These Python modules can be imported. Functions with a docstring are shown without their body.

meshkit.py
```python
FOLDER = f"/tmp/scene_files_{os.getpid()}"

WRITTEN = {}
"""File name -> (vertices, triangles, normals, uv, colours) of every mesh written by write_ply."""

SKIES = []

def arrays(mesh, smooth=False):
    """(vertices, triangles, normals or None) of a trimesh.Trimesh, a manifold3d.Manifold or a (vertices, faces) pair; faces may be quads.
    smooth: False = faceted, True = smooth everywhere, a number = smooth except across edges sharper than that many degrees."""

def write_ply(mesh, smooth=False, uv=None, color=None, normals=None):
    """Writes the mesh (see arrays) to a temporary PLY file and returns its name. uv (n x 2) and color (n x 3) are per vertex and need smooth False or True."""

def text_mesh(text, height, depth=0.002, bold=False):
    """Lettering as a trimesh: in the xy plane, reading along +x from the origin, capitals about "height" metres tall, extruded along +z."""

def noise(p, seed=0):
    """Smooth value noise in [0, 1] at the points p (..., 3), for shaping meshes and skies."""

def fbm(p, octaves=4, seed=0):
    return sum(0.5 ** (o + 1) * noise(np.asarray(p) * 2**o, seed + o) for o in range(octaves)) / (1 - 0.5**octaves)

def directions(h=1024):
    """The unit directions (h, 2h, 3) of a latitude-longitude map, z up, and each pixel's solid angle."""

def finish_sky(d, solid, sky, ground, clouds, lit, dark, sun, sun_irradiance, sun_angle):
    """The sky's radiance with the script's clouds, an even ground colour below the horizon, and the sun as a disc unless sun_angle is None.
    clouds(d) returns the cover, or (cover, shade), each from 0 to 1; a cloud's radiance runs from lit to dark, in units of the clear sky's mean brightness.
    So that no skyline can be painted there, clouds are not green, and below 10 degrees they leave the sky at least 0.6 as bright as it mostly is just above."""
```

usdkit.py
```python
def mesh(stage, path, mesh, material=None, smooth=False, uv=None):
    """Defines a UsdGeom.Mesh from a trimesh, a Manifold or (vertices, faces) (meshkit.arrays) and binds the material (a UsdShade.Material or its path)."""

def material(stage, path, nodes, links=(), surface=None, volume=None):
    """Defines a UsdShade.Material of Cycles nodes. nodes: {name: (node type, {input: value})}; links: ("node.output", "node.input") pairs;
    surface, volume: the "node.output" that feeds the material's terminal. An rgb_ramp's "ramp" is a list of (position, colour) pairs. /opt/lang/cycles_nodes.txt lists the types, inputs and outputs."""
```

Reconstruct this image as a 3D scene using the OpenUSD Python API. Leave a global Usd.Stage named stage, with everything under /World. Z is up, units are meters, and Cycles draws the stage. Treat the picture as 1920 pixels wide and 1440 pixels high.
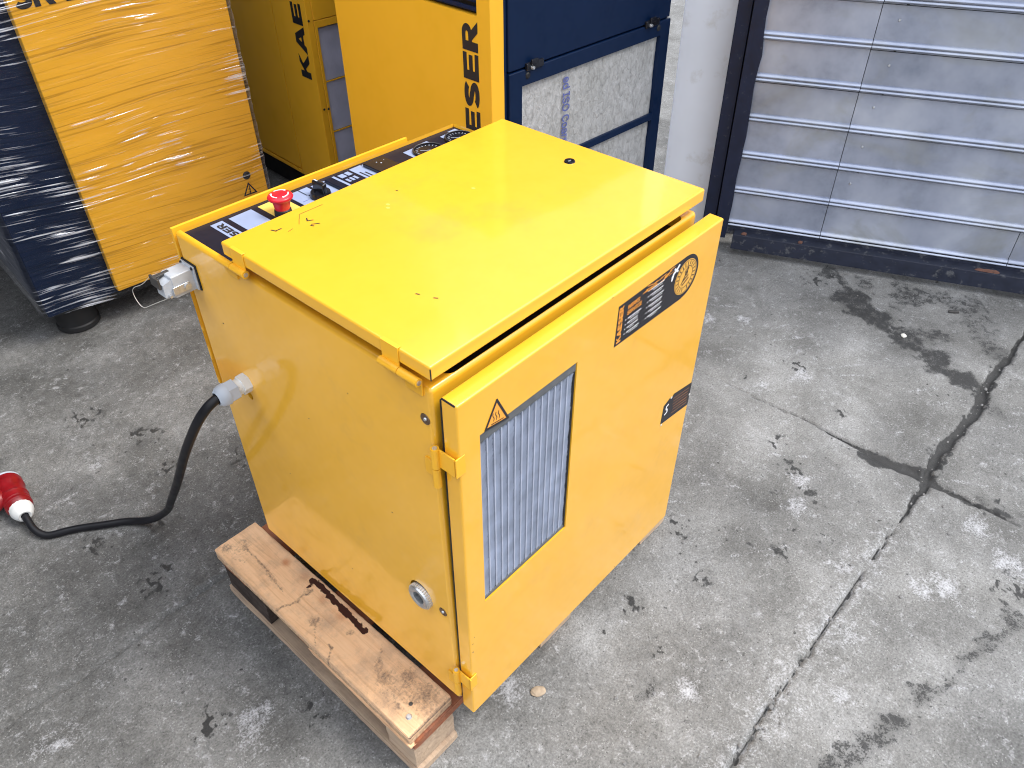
import math, random
import numpy as np, trimesh, manifold3d, usdkit, meshkit
from shapely.geometry import Polygon, Point, LineString, box as sbox
from shapely.ops import unary_union
from pxr import Usd, UsdGeom, UsdLux, UsdShade, Gf, Sdf, Vt
random.seed(4); rng = np.random.default_rng(4)
stage = Usd.Stage.CreateInMemory()
UsdGeom.SetStageUpAxis(stage, 'Z'); UsdGeom.SetStageMetersPerUnit(stage, 1.0)
UsdGeom.Xform.Define(stage, '/World'); UsdGeom.Scope.Define(stage, '/World/Looks')

# ------------------------------------------------------------------ camera
cam = UsdGeom.Camera.Define(stage, '/World/camera')
RT, DN, FW = np.array([.66821, -.74394, -.00703]), np.array([-.48370, -.42709, -.76392]), np.array([.56526, .51386, -.64521])
CAMP = np.array([-.4633, -.5132, 1.3331 + .144])
m = np.eye(4); m[0, :3], m[1, :3], m[2, :3], m[3, :3] = RT, -DN, -FW, CAMP
cam.AddTransformOp().Set(Gf.Matrix4d(m.tolist()))
cam.CreateHorizontalApertureAttr(36.0); cam.CreateVerticalApertureAttr(27.0)
cam.CreateFocalLengthAttr(36.0 * 1497.69 / 1920); cam.CreateClippingRangeAttr(Gf.Vec2f(.02, 500))
cam.CreateExposureAttr(1.08)

# ------------------------------------------------------------------ sky and sun (overcast, brightest towards the open yard)
SUN_DIR = np.array([.40, -.52, 1.0]); SUN_DIR /= np.linalg.norm(SUN_DIR)
el, rot = math.asin(SUN_DIR[2]), math.atan2(SUN_DIR[0], SUN_DIR[1])
sky = UsdLux.DomeLight.Define(stage, '/World/sky'); sky.GetPrim().SetCustomDataByKey('kind', 'structure')
skymat = usdkit.material(stage, '/World/Looks/sky_overcast', {
    'tc': ('texture_coordinate', {}), 'map': ('mapping', {'scale': (1.5, 1.5, 3.0)}),
    'n': ('noise_texture', {'scale': 2.2, 'detail': 5.0, 'roughness': .55}),
    'r': ('rgb_ramp', {'ramp': [(.3, (.72, .72, .72)), (.7, (.95, .95, .95))]}),
    'sky': ('sky_texture', {'sky_type': 'single_scattering', 'sun_disc': False, 'sun_elevation': el, 'sun_rotation': rot}),
    'mix': ('mix_color', {'b': (5.6, 5.9, 6.4), 'use_clamp': False}),
    'sx': ('separate_xyz', {}), 'zr': ('map_range', {'from_min': 0., 'from_max': 1., 'to_min': .45, 'to_max': 1.95, 'clamp': True}), 'zc': ('combine_color', {}), 'cie': ('mix_color', {'blend_type': 'multiply', 'fac': 1., 'use_clamp': False}),
    'bg': ('background_shader', {'strength': .11})},
    [('tc.generated', 'sx.vector'), ('sx.z', 'zr.value'), ('zr.result', 'zc.r'), ('zr.result', 'zc.g'), ('zr.result', 'zc.b'), ('mix.result', 'cie.a'), ('zc.color', 'cie.b'), ('tc.generated', 'map.vector'), ('map.vector', 'n.vector'), ('n.fac', 'r.fac'), ('r.color', 'mix.fac'), ('sky.color', 'mix.a'), ('cie.result', 'bg.color')], surface='bg.background')
UsdShade.MaterialBindingAPI.Apply(sky.GetPrim()).Bind(skymat)
sun = UsdLux.DistantLight.Define(stage, '/World/sun')
sun.CreateIntensityAttr(.4); sun.CreateAngleAttr(24.0); sun.CreateNormalizeAttr(True); sun.CreateColorAttr(Gf.Vec3f(1.0, .965, .91))
zx = SUN_DIR; xx = np.cross([0, 0, 1], zx); xx /= np.linalg.norm(xx); yx = np.cross(zx, xx)
ms = np.eye(4); ms[0, :3], ms[1, :3], ms[2, :3] = xx, yx, zx
sun.AddTransformOp().Set(Gf.Matrix4d(ms.tolist()))

# ------------------------------------------------------------------ helpers
USED = {}
def numbered(path):
    k = USED.get(path, -1) + 1; USED[path] = k
    return path if k == 0 else f'{path}_{k:03d}'
def tag(p, label=None, cat=None, group=None, kind=None):
    p = p.GetPrim() if hasattr(p, 'GetPrim') else p
    for k, v in (('label', label), ('category', cat), ('group', group), ('kind', kind)):
        if v: p.SetCustomDataByKey(k, v)
    return p
def thing(name, label=None, cat=None, loc=(0, 0, 0), rz=0., group=None, kind=None):
    x = UsdGeom.Xform.Define(stage, numbered('/World/' + name))
    x.AddTranslateOp().Set(Gf.Vec3d(*map(float, loc)))
    if rz: x.AddRotateZOp().Set(float(rz))
    tag(x, label, cat, group, kind); return str(x.GetPath())
def part(parent, name, mesh, mat, smooth=35, label=None, kind=None, mask=None, uv=None):
    p = numbered(f'{parent}/{name}')
    g = usdkit.mesh(stage, p, mesh, M[mat], smooth=smooth, uv=uv)
    if mask is not None:
        UsdGeom.PrimvarsAPI(g).CreatePrimvar('mask', Sdf.ValueTypeNames.Color3fArray, 'vertex').Set(Vt.Vec3fArray.FromNumpy(np.asarray(mask, np.float32)))
    tag(g, label, kind=kind); return p
cat = trimesh.util.concatenate
def bx(x0, x1, y0, y1, z0, z1):
    return trimesh.creation.box(bounds=[[min(x0, x1), min(y0, y1), min(z0, z1)], [max(x0, x1), max(y0, y1), max(z0, z1)]])
SPH = trimesh.creation.icosphere(2).vertices
def rb(x0, x1, y0, y1, z0, z1, r, fine=False):
    """a box with rounded edges"""
    r = min(r, .49 * abs(x1 - x0), .49 * abs(y1 - y0), .49 * abs(z1 - z0))
    if fine: d = SPH * r
    else: d = np.array([(a, b, c) for a in (-1, 1) for b in (-1, 1) for c in (-1, 1)]) * r; d = np.vstack([d * [1, .35, .35], d * [.35, 1, .35], d * [.35, .35, 1], d * [.76, .76, .3], d * [.76, .3, .76], d * [.3, .76, .76]])
    xs, ys, zs = sorted((x0, x1)), sorted((y0, y1)), sorted((z0, z1))
    return trimesh.convex.convex_hull(np.vstack([d + [xs[i] + (r if i == 0 else -r), ys[j] + (r if j == 0 else -r), zs[k] + (r if k == 0 else -r)] for i in (0, 1) for j in (0, 1) for k in (0, 1)]))
def mf(t):
    t = t.copy(); t.merge_vertices()
    return manifold3d.Manifold(manifold3d.Mesh(np.asarray(t.vertices, np.float32), np.asarray(t.faces, np.uint32)))
def cut(a, *bs):
    a = mf(a) if isinstance(a, trimesh.Trimesh) else a
    for b in bs: a = a - (mf(b) if isinstance(b, trimesh.Trimesh) else b)
    return a
def tri(a):
    mm = a.to_mesh(); return trimesh.Trimesh(mm.vert_properties[:, :3], mm.tri_verts, process=False)
def ex(poly, h):
    gs = getattr(poly, 'geoms', [poly])
    return cat([trimesh.creation.extrude_polygon(g, h, engine='earcut') for g in gs if g.area > 1e-9])
def onto(t, O, U, V):
    U, V = np.asarray(U, float), np.asarray(V, float); W = np.cross(U, V); t = t.copy(); v = np.asarray(t.vertices)
    t.vertices = np.asarray(O) + v[:, :1] * U + v[:, 1:2] * V + v[:, 2:3] * W; return t
FRONT = ((1, 0, 0), (0, 0, 1))           # u = x, v = z, out = -y
SIDE = ((0, -1, 0), (0, 0, 1))           # u = -y, v = z, out = -x
TOP = ((1, 0, 0), (0, 1, 0))
def cyl(p, q, r0, r1=None, n=24):
    """a (tapered) cylinder from p to q"""
    p, q = np.asarray(p, float), np.asarray(q, float); r1 = r0 if r1 is None else r1
    return lathe([(0, 0), (r0, 0), (r1, np.linalg.norm(q - p)), (0, np.linalg.norm(q - p))], p, q - p, n)
def lathe(prof, p, axis, n=24):
    t = trimesh.creation.revolve(np.array(prof, float), sections=n)
    a = np.asarray(axis, float); a /= np.linalg.norm(a)
    T = trimesh.geometry.align_vectors([0, 0, 1], a); T[:3, 3] = p; t.apply_transform(T); return t
def spline(pts, n=80):
    from scipy.interpolate import splprep, splev
    tck, _ = splprep(np.array(pts, float).T, s=0, k=3); return np.array(splev(np.linspace(0, 1, n), tck)).T
def tube(pts, r, n=14):
    pts = np.asarray(pts, float); T = np.gradient(pts, axis=0); T /= np.linalg.norm(T, axis=1, keepdims=True)
    u = np.cross(T[0], [0.3, 0.1, 1]); u /= np.linalg.norm(u); vs = []; a = np.linspace(0, 2 * np.pi, n, endpoint=False)
    rr = np.broadcast_to(r, len(pts))
    for k, (p, t) in enumerate(zip(pts, T)):
        u = u - t * (u @ t); u /= np.linalg.norm(u); w = np.cross(t, u)
        vs.append(p + rr[k] * (np.cos(a)[:, None] * u + np.sin(a)[:, None] * w))
    v = np.vstack(vs + [pts[:1], pts[-1:]]); f = []; N = len(pts)
    for k in range(N - 1):
        for j in range(n):
            i0, i1 = k * n + j, k * n + (j + 1) % n
            f += [[i0, i1, i1 + n], [i0, i1 + n, i0 + n]]
    for j in range(n): f += [[N * n, (j + 1) % n, j], [N * n + 1, (N - 1) * n + j, (N - 1) * n + (j + 1) % n]]
    return trimesh.Trimesh(v, f, process=False)
def text(s, h, w=None, d=.0004, bold=True, center=False):
    """lettering of capital height h, stretched to width w"""
    t = meshkit.text_mesh(s, h, d, bold); b = t.bounds
    t.apply_translation([-b[0, 0], -b[0, 1] if not any(c in s for c in 'gjpqy,') else 0, 0])
    if w: t.apply_scale([w / (b[1, 0] - b[0, 0]), 1, 1])
    if center: t.apply_translation([-t.bounds[1, 0] / 2, -h / 2, 0])
    return t
def heavy(s, h, w=None, d=.0004):
    """broad black grotesque capitals as on the cabinets"""
    from shapely import affinity
    def stroke(p, r=.135): return LineString(p).buffer(r, cap_style='flat')
    arc = lambda cx, cy, rx, ry, a, b: [(cx + rx * math.cos(math.radians(t)), cy + ry * math.sin(math.radians(t))) for t in np.linspace(a, b, 18)]
    L = {'K': (Polygon([(0, 0), (.31, 0), (.31, .36), (.42, .48), (.74, 0), (1.12, 0), (.64, .66), (1.06, 1), (.68, 1), (.31, .62), (.31, 1), (0, 1)]), 1.08),
         'A': (Polygon([(0, 0), (.33, 0), (.41, .19), (.81, .19), (.89, 0), (1.22, 0), (.80, 1), (.42, 1)], [[(.50, .41), (.72, .41), (.61, .72)]]), 1.20),
         'E': (unary_union([sbox(0, 0, .32, 1), sbox(0, 0, .92, .24), sbox(0, .38, .86, .62), sbox(0, .76, .92, 1)]), .94),
         'S': (stroke(arc(.50, .725, .33, .145, 20, 180) + arc(.50, .725, .33, .20, 181, 262) + arc(.48, .285, .33, .20, 80, 0)[1:] + arc(.48, .285, .33, .15, 0, -165)), .95),
         'R': (unary_union([sbox(0, 0, .32, 1), unary_union([sbox(0, .38, .58, 1), Point(.58, .69).buffer(.31)]).difference(unary_union([sbox(.32, .60, .56, .78), Point(.56, .69).buffer(.09)])), Polygon([(.32, .44), (.68, .44), (1.02, 0), (.66, 0)])]), 1.0),
         '2': (unary_union([sbox(.0, 0, .86, .24), stroke(arc(.43, .70, .29, .165, 170, -30) + [(.20, .20)], .13)]), .90),
         '6': (unary_union([Point(.46, .33).buffer(.33).difference(Point(.46, .33).buffer(.10)), stroke([(.26, .40), (.34, .66), (.62, .92)], .13)]), .92), ' ': (None, .45)}
    x, g = 0, []
    for ch in s:
        p, a = L[ch]
        if p is not None: g.append(affinity.translate(p, x, 0))
        x += a + .06
    g = affinity.scale(unary_union(g), (w / (x - .06)) if w else h, h, origin=(0, 0)); return ex(g, d)
def ring(c, r0, r1, h, n=40): return ex(Point(c).buffer(r1, n // 4).difference(Point(c).buffer(r0, n // 4)), h)
def sm(a, b, x): t = np.clip((x - a) / (b - a), 0, 1); return t * t * (3 - 2 * t)
def segdist(P, pts):
    """distance of the points P (n,2) to a polyline"""
    d = np.full(len(P), 1e9); pts = np.asarray(pts, float)
    for a, b in zip(pts[:-1], pts[1:]):
        t = np.clip(((P - a) @ (b - a)) / ((b - a) @ (b - a)), 0, 1); d = np.minimum(d, np.hypot(*(P - a - t[:, None] * (b - a)).T))
    return d

# ------------------------------------------------------------------ materials
M = {}
def mat(name, nodes, links, surface='p.BSDF'):
    M[name] = usdkit.material(stage, '/World/Looks/' + name, nodes, links, surface=surface)
def plain(name, col, rough=.5, metal=0., var=.12, scale=25., bump=0., bscale=400., spec=.5, coat=0., dirt=None, warp=0.):
    """a colour with a little uneven tone and roughness"""
    c = np.array(col)
    nodes = {'g': ('geometry', {}), 'n': ('noise_texture', {'scale': scale, 'detail': 5., 'roughness': .6}),
             'r': ('rgb_ramp', {'ramp': [(.25, tuple(c * (1 - var))), (.75, tuple(np.minimum(c * (1 + var), 1)))]}),
             'rr': ('map_range', {'from_min': .3, 'from_max': .7, 'to_min': rough * .85, 'to_max': min(rough * 1.2, 1)}),
             'p': ('principled_bsdf', {'metallic': metal, 'specular_ior_level': spec, 'coat_weight': coat, 'coat_roughness': .07})}
    links = [('g.position', 'n.vector'), ('n.fac', 'r.fac'), ('n.fac', 'rr.value'), ('rr.result', 'p.roughness')]
    last = 'r.color'
    if dirt:
        nodes.update({'dn': ('noise_texture', {'scale': dirt[1], 'detail': 8., 'roughness': .7}), 'dr': ('rgb_ramp', {'ramp': [(dirt[2], (0, 0, 0)), (dirt[3], (1, 1, 1))]}), 'dm': ('mix_color', {'b': dirt[0]})})
        links += [('g.position', 'dn.vector'), ('dn.fac', 'dr.fac'), ('dr.color', 'dm.fac'), (last, 'dm.a')]; last = 'dm.result'
    links.append((last, 'p.base_color'))
    if bump:
        nodes.update({'bn': ('noise_texture', {'scale': bscale, 'detail': 3.}), 'b': ('bump', {'strength': bump, 'distance': .001})})
        links += [('g.position', 'bn.vector'), ('bn.fac', 'b.height'), ('b.normal', 'p.normal')]
    if warp:
        nodes.update({'wn': ('noise_texture', {'scale': 3.2, 'detail': 1.5}), 'wb': ('bump', {'strength': warp, 'distance': .006})})
        links += [('g.position', 'wn.vector'), ('wn.fac', 'wb.height'), ('wb.normal', 'b.normal'), ('wb.normal', 'p.coat_normal')]
    mat(name, nodes, links)

YEL = (.85, .430, .022)
plain('yellow_paint', YEL, .30, var=.03, scale=6, bump=.06, bscale=420, spec=.5, coat=.9, dirt=((.58, .31, .045), 7., .56, 1.0), warp=.4)
plain('yellow_paint_plain', YEL, .36, var=.03, scale=5, bump=.08, bscale=420)
plain('navy_paint', (.002, .010, .036), .36, var=.12, scale=12, bump=.10, bscale=500, spec=.22)
plain('black', (.006, .006, .007), .55)
plain('black_gloss', (.006, .006, .008), .18)
plain('rubber', (.012, .012, .013), .6, var=.3, bump=.1)
plain('insulation', (.01, .01, .01), .9)
plain('print_black', (.012, .011, .014), .45, var=.2)
plain('print_orange', (.75, .29, .03), .5, var=.15, scale=120)
plain('print_yellow', (.72, .38, .06), .5, var=.1)
plain('print_dull', (.30, .13, .05), .5)
plain('label_orange', (.86, .36, .045), .45, var=.04)
plain('print_white', (.75, .75, .76), .5, var=.08)
plain('print_grey', (.42, .44, .50), .5, var=.05)
plain('print_blue', (.10, .12, .32), .6)
plain('panel_navy', (.003, .005, .014), .34, var=.2, spec=.3)
plain('label_grey', (.27, .32, .46), .42, var=.04)
plain('label_yellow', (.80, .52, .10), .45, var=.04)
plain('red_plastic', (.62, .012, .025), .30, var=.05)
plain('red_plug', (.20, .002, .005), .36, var=.3, scale=40, dirt=((.05, .02, .02), 50., .55, .8))
plain('white_plastic', (.70, .70, .68), .42, var=.06, dirt=((.25, .24, .22), 60., .58, .75))
plain('grey_plastic', (.45, .49, .55), .42, var=.05)
plain('cast_grey', (.46, .48, .51), .45, metal=.15, var=.1, scale=80, bump=.15)
plain('zinc', (.62, .63, .64), .33, metal=.9, var=.12, scale=90)
plain('steel_dark', (.09, .085, .08), .5, metal=.7, var=.3, scale=60)
plain('brass_screw', (.16, .10, .06), .45, metal=.6, var=.4, scale=200)
plain('cable_black', (.005, .005, .007), .45, var=.3, spec=.35)
plain('mat_blue', (.46, .47, .60), .95, var=.22, scale=7, bump=.6, bscale=160)
plain('plaster', (.86, .88, .93), .7, var=.05, scale=4, bump=.15, bscale=70, dirt=((.50, .46, .38), 5., .58, .86))
plain('wall_grey', (.58, .58, .63), .85, var=.08, scale=4, bump=.08, bscale=120)
plain('blocker_grey', (.20, .20, .20), .8)
plain('gate_blue', (.004, .007, .022), .5, var=.35, scale=30, bump=.25, bscale=160, spec=.4, dirt=((.07, .07, .07), 60., .60, .74))
plain('gate_dark', (.010, .013, .026), .55, var=.4, scale=30, bump=.4, bscale=120, dirt=((.20, .20, .20), 26., .56, .80))
plain('rust', (.13, .06, .042), .85, var=.4, scale=80, bump=.6, bscale=200)
plain('pebble', (.42, .32, .22), .7, var=.25, scale=60, bump=.3, bscale=150)
plain('pebble_grey', (.17, .165, .16), .75, var=.3, scale=80, bump=.3, bscale=150)
plain('pebble_dark', (.02, .02, .022), .7, var=.3, scale=80)
plain('dust_white', (.62, .60, .54), .8, var=.1)

# air filter fleece: pale grey with tufts
mat('fleece', {'g': ('geometry', {}), 'mp': ('mapping', {'scale': (1, 1, .55), 'rotation': (0, .5, 0)}), 'n': ('noise_texture', {'scale': 75., 'detail': 8., 'roughness': .68, 'distortion': .8}),
    'n2': ('noise_texture', {'scale': 6., 'detail': 3.}), 'r': ('rgb_ramp', {'ramp': [(.28, (.26, .26, .255)), (.48, (.42, .42, .42)), (.72, (.55, .55, .56))]}),
    'r2': ('rgb_ramp', {'ramp': [(.3, (.86, .86, .84)), (.7, (1., 1., 1.))]}), 'mx': ('mix_color', {'blend_type': 'multiply', 'fac': 1.}),
    'b': ('bump', {'strength': .9, 'distance': .006}), 'p': ('principled_bsdf', {'roughness': .95, 'specular_ior_level': .1})},
    [('g.position', 'mp.vector'), ('mp.vector', 'n.vector'), ('g.position', 'n2.vector'), ('n.fac', 'r.fac'), ('n2.fac', 'r2.fac'), ('r.color', 'mx.a'), ('r2.color', 'mx.b'), ('mx.result', 'p.base_color'), ('n.fac', 'b.height'), ('b.normal', 'p.normal')])
# galvanised sheet
mat('galvanised', {'tc': ('texture_coordinate', {}), 'oi': ('object_info', {}), 'n': ('noise_texture', {'scale': 5., 'detail': 6., 'roughness': .6}), 'v': ('noise_texture', {'scale': 340., 'detail': 3.}),
    'mp': ('mapping', {'scale': (3.5, 4, 5.5)}), 'st': ('noise_texture', {'scale': 1.2, 'detail': 7., 'roughness': .6, 'distortion': .7}),
    'r': ('rgb_ramp', {'ramp': [(.30, (.26, .29, .37)), (.5, (.38, .41, .50)), (.72, (.50, .53, .60))]}),
    'dr': ('rgb_ramp', {'ramp': [(.50, (0, 0, 0)), (.74, (.65, .65, .65))]}), 'dm': ('mix_color', {'b': (.30, .30, .26)}),
    'rr': ('map_range', {'from_min': .3, 'from_max': .7, 'to_min': .30, 'to_max': .48}), 'b': ('bump', {'strength': .12, 'distance': .0006}),
    'tone': ('map_range', {'from_min': 0., 'from_max': 1., 'to_min': .90, 'to_max': 1.08}), 'hs': ('hsv', {}),
    'p': ('principled_bsdf', {'metallic': .72})},
    [('tc.object', 'n.vector'), ('tc.object', 'v.vector'), ('tc.object', 'mp.vector'), ('mp.vector', 'st.vector'), ('n.fac', 'r.fac'), ('r.color', 'hs.color'), ('oi.random', 'tone.value'), ('tone.result', 'hs.value'),
     ('hs.color', 'dm.a'), ('st.fac', 'dr.fac'), ('dr.color', 'dm.fac'), ('dm.result', 'p.base_color'), ('n.fac', 'rr.value'), ('rr.result', 'p.roughness'), ('v.fac', 'b.height'), ('b.normal', 'p.normal')])
# radiator aluminium
plain('fin_metal', (.36, .40, .49), .42, metal=.45, var=.25, scale=24)
plain('tube_metal', (.52, .56, .67), .30, metal=.5, var=.1, scale=24)
plain('fin_dark', (.035, .036, .038), .6, var=.3)
plain('seal_tape', (.10, .105, .11), .7, var=.3, scale=90)

# concrete: mask r = damp or oily, g = pale laitance and paint, b = tone, with shade painted darker to the left and rear
def mathn(t, a=None, b=None): return ('math', {'math_type': t, **({'value1': a} if a is not None else {}), **({'value2': b} if b is not None else {})})
mat('concrete', {
    'g': ('geometry', {}), 'at': ('attribute', {'attribute': 'mask'}), 'sep': ('separate_color', {}),
    'n1': ('noise_texture', {'scale': 5., 'detail': 7., 'roughness': .62, 'distortion': .6}), 'n2': ('noise_texture', {'scale': 48., 'detail': 8., 'roughness': .74, 'distortion': .5}), 'n3': ('noise_texture', {'scale': 230., 'detail': 4., 'roughness': .7}),
    'c1': ('rgb_ramp', {'ramp': [(.30, (.160, .156, .147)), (.5, (.214, .210, .201)), (.70, (.275, .272, .265))]}),
    'c2': ('rgb_ramp', {'ramp': [(.30, (.58, .58, .57)), (.45, (.95, .95, .95)), (.58, (1.08, 1.08, 1.08)), (.72, (1.42, 1.42, 1.43))]}),
    'px': ('separate_xyz', {}), 'pf': ('map_range', {'from_min': .1, 'from_max': 1.1, 'to_min': 1., 'to_max': .50, 'clamp': True}), 'm1': ('mix_color', {'blend_type': 'multiply', 'use_clamp': False}),
    'c3': ('rgb_ramp', {'ramp': [(.32, (.62, .62, .62)), (.5, (.99, .99, .99)), (.68, (1.36, 1.36, 1.36))]}),
    'm2': ('mix_color', {'blend_type': 'multiply', 'fac': .9, 'use_clamp': False}),
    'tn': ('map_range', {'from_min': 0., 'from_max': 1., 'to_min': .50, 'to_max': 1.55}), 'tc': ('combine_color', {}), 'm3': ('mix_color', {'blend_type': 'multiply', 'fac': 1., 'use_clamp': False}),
    # pale flecks of aggregate and smears of laitance
    'v1': ('voronoi_texture', {'scale': 170., 'randomness': 1.}), 'f1': ('rgb_ramp', {'ramp': [(.12, (1, 1, 1)), (.26, (0, 0, 0))]}), 'n4': ('noise_texture', {'scale': 19., 'detail': 6., 'roughness': .7}), 'vg': ('rgb_ramp', {'ramp': [(.46, (0, 0, 0)), (.60, (1, 1, 1))]}), 'fm': mathn('multiply'), 'fm2': mathn('multiply', b=.55), 'm4': ('mix_color', {'b': (.50, .49, .47)}),
    'sm': mathn('multiply'), 'sr': ('rgb_ramp', {'ramp': [(.31, (0, 0, 0)), (.44, (.60, .60, .60))]}), 'm4b': ('mix_color', {'b': (.44, .44, .45)}),
    # dark pits and drops
    'nd': ('noise_texture', {'scale': 60., 'detail': 2.}), 'vadd': ('vector_math', {'math_type': 'multiply_add', 'vector2': (.016, .016, .016)}), 'v2': ('voronoi_texture', {'scale': 34., 'randomness': 1.}), 'f2': ('rgb_ramp', {'ramp': [(.06, (1, 1, 1)), (.14, (0, 0, 0))]}), 'dg': ('rgb_ramp', {'ramp': [(.47, (0, 0, 0)), (.58, (1, 1, 1))]}), 'n5': ('noise_texture', {'scale': 5.5, 'detail': 4.}), 'dm': mathn('multiply'), 'dm2': mathn('multiply', b=.8), 'm5': ('mix_color', {'b': (.028, .027, .026)}),
    'v3': ('voronoi_texture', {'scale': 120., 'randomness': 1.}), 'f3': ('rgb_ramp', {'ramp': [(.07, (.8, .8, .8)), (.18, (0, 0, 0))]}), 'm5b': ('mix_color', {'b': (.04, .038, .036)}),
    # masks, frayed by noise at two scales
    'nf': ('mix_float', {'fac': .45}), 'wa': mathn('multiply_add', b=1.9), 'wh': mathn('multiply', b=.5), 'wr': ('rgb_ramp', {'ramp': [(.53, (0, 0, 0)), (.70, (.85, .85, .85))]}), 'm6': ('mix_color', {'b': (.50, .50, .52)}),
    'da': mathn('multiply_add', b=1.7), 'dh': mathn('multiply', b=.5), 'dr': ('rgb_ramp', {'ramp': [(.575, (0, 0, 0)), (.65, (1, 1, 1))]}), 'dk': mathn('multiply', b=.92), 'm7': ('mix_color', {'b': (.024, .0235, .023)}),
    'ro': ('map_range', {'from_min': 0., 'from_max': 1., 'to_min': .86, 'to_max': .58}),
    'hb': ('mix_float', {'fac': .5}), 'b': ('bump', {'strength': .7, 'distance': .005}), 'p': ('principled_bsdf', {'specular_ior_level': .3})},
    [('at.color', 'sep.color'), ('px.x', 'pf.value'), ('pf.result', 'm1.fac')] + [('g.position', f'{k}.vector') for k in ('px', 'n1', 'n2', 'n3', 'n4', 'n5', 'v1', 'v3', 'nd')] +
    [('n1.fac', 'c1.fac'), ('n2.fac', 'c2.fac'), ('n3.fac', 'c3.fac'), ('c1.color', 'm1.a'), ('c2.color', 'm1.b'), ('m1.result', 'm2.a'), ('c3.color', 'm2.b'),
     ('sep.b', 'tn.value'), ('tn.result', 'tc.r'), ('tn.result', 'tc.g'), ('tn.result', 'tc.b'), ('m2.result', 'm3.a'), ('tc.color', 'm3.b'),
     ('v1.distance', 'f1.fac'), ('n4.fac', 'vg.fac'), ('f1.color', 'fm.value1'), ('vg.color', 'fm.value2'), ('fm.value', 'fm2.value1'), ('m3.result', 'm4.a'), ('fm2.value', 'm4.fac'),
     ('n4.fac', 'sm.value1'), ('n2.fac', 'sm.value2'), ('sm.value', 'sr.fac'), ('m4.result', 'm4b.a'), ('sr.color', 'm4b.fac'),
     ('nd.color', 'vadd.vector1'), ('g.position', 'vadd.vector3'), ('vadd.vector', 'v2.vector'), ('v2.distance', 'f2.fac'), ('n5.fac', 'dg.fac'), ('f2.color', 'dm.value1'), ('dg.color', 'dm.value2'), ('dm.value', 'dm2.value1'), ('m4b.result', 'm5.a'), ('dm2.value', 'm5.fac'),
     ('v3.distance', 'f3.fac'), ('m5.result', 'm5b.a'), ('f3.color', 'm5b.fac'),
     ('n2.fac', 'nf.a'), ('n3.fac', 'nf.b'), ('nf.result', 'wa.value1'), ('sep.g', 'wa.value3'), ('wa.value', 'wh.value1'), ('wh.value', 'wr.fac'), ('m5b.result', 'm6.a'), ('wr.color', 'm6.fac'),
     ('nf.result', 'da.value1'), ('sep.r', 'da.value3'), ('da.value', 'dh.value1'), ('dh.value', 'dr.fac'), ('dr.color', 'dk.value1'), ('m6.result', 'm7.a'), ('dk.value', 'm7.fac'), ('m7.result', 'p.base_color'),
     ('dr.color', 'ro.value'), ('ro.result', 'p.roughness'), ('n2.fac', 'hb.a'), ('n3.fac', 'hb.b'), ('hb.result', 'b.height'), ('b.normal', 'p.normal')])

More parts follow.
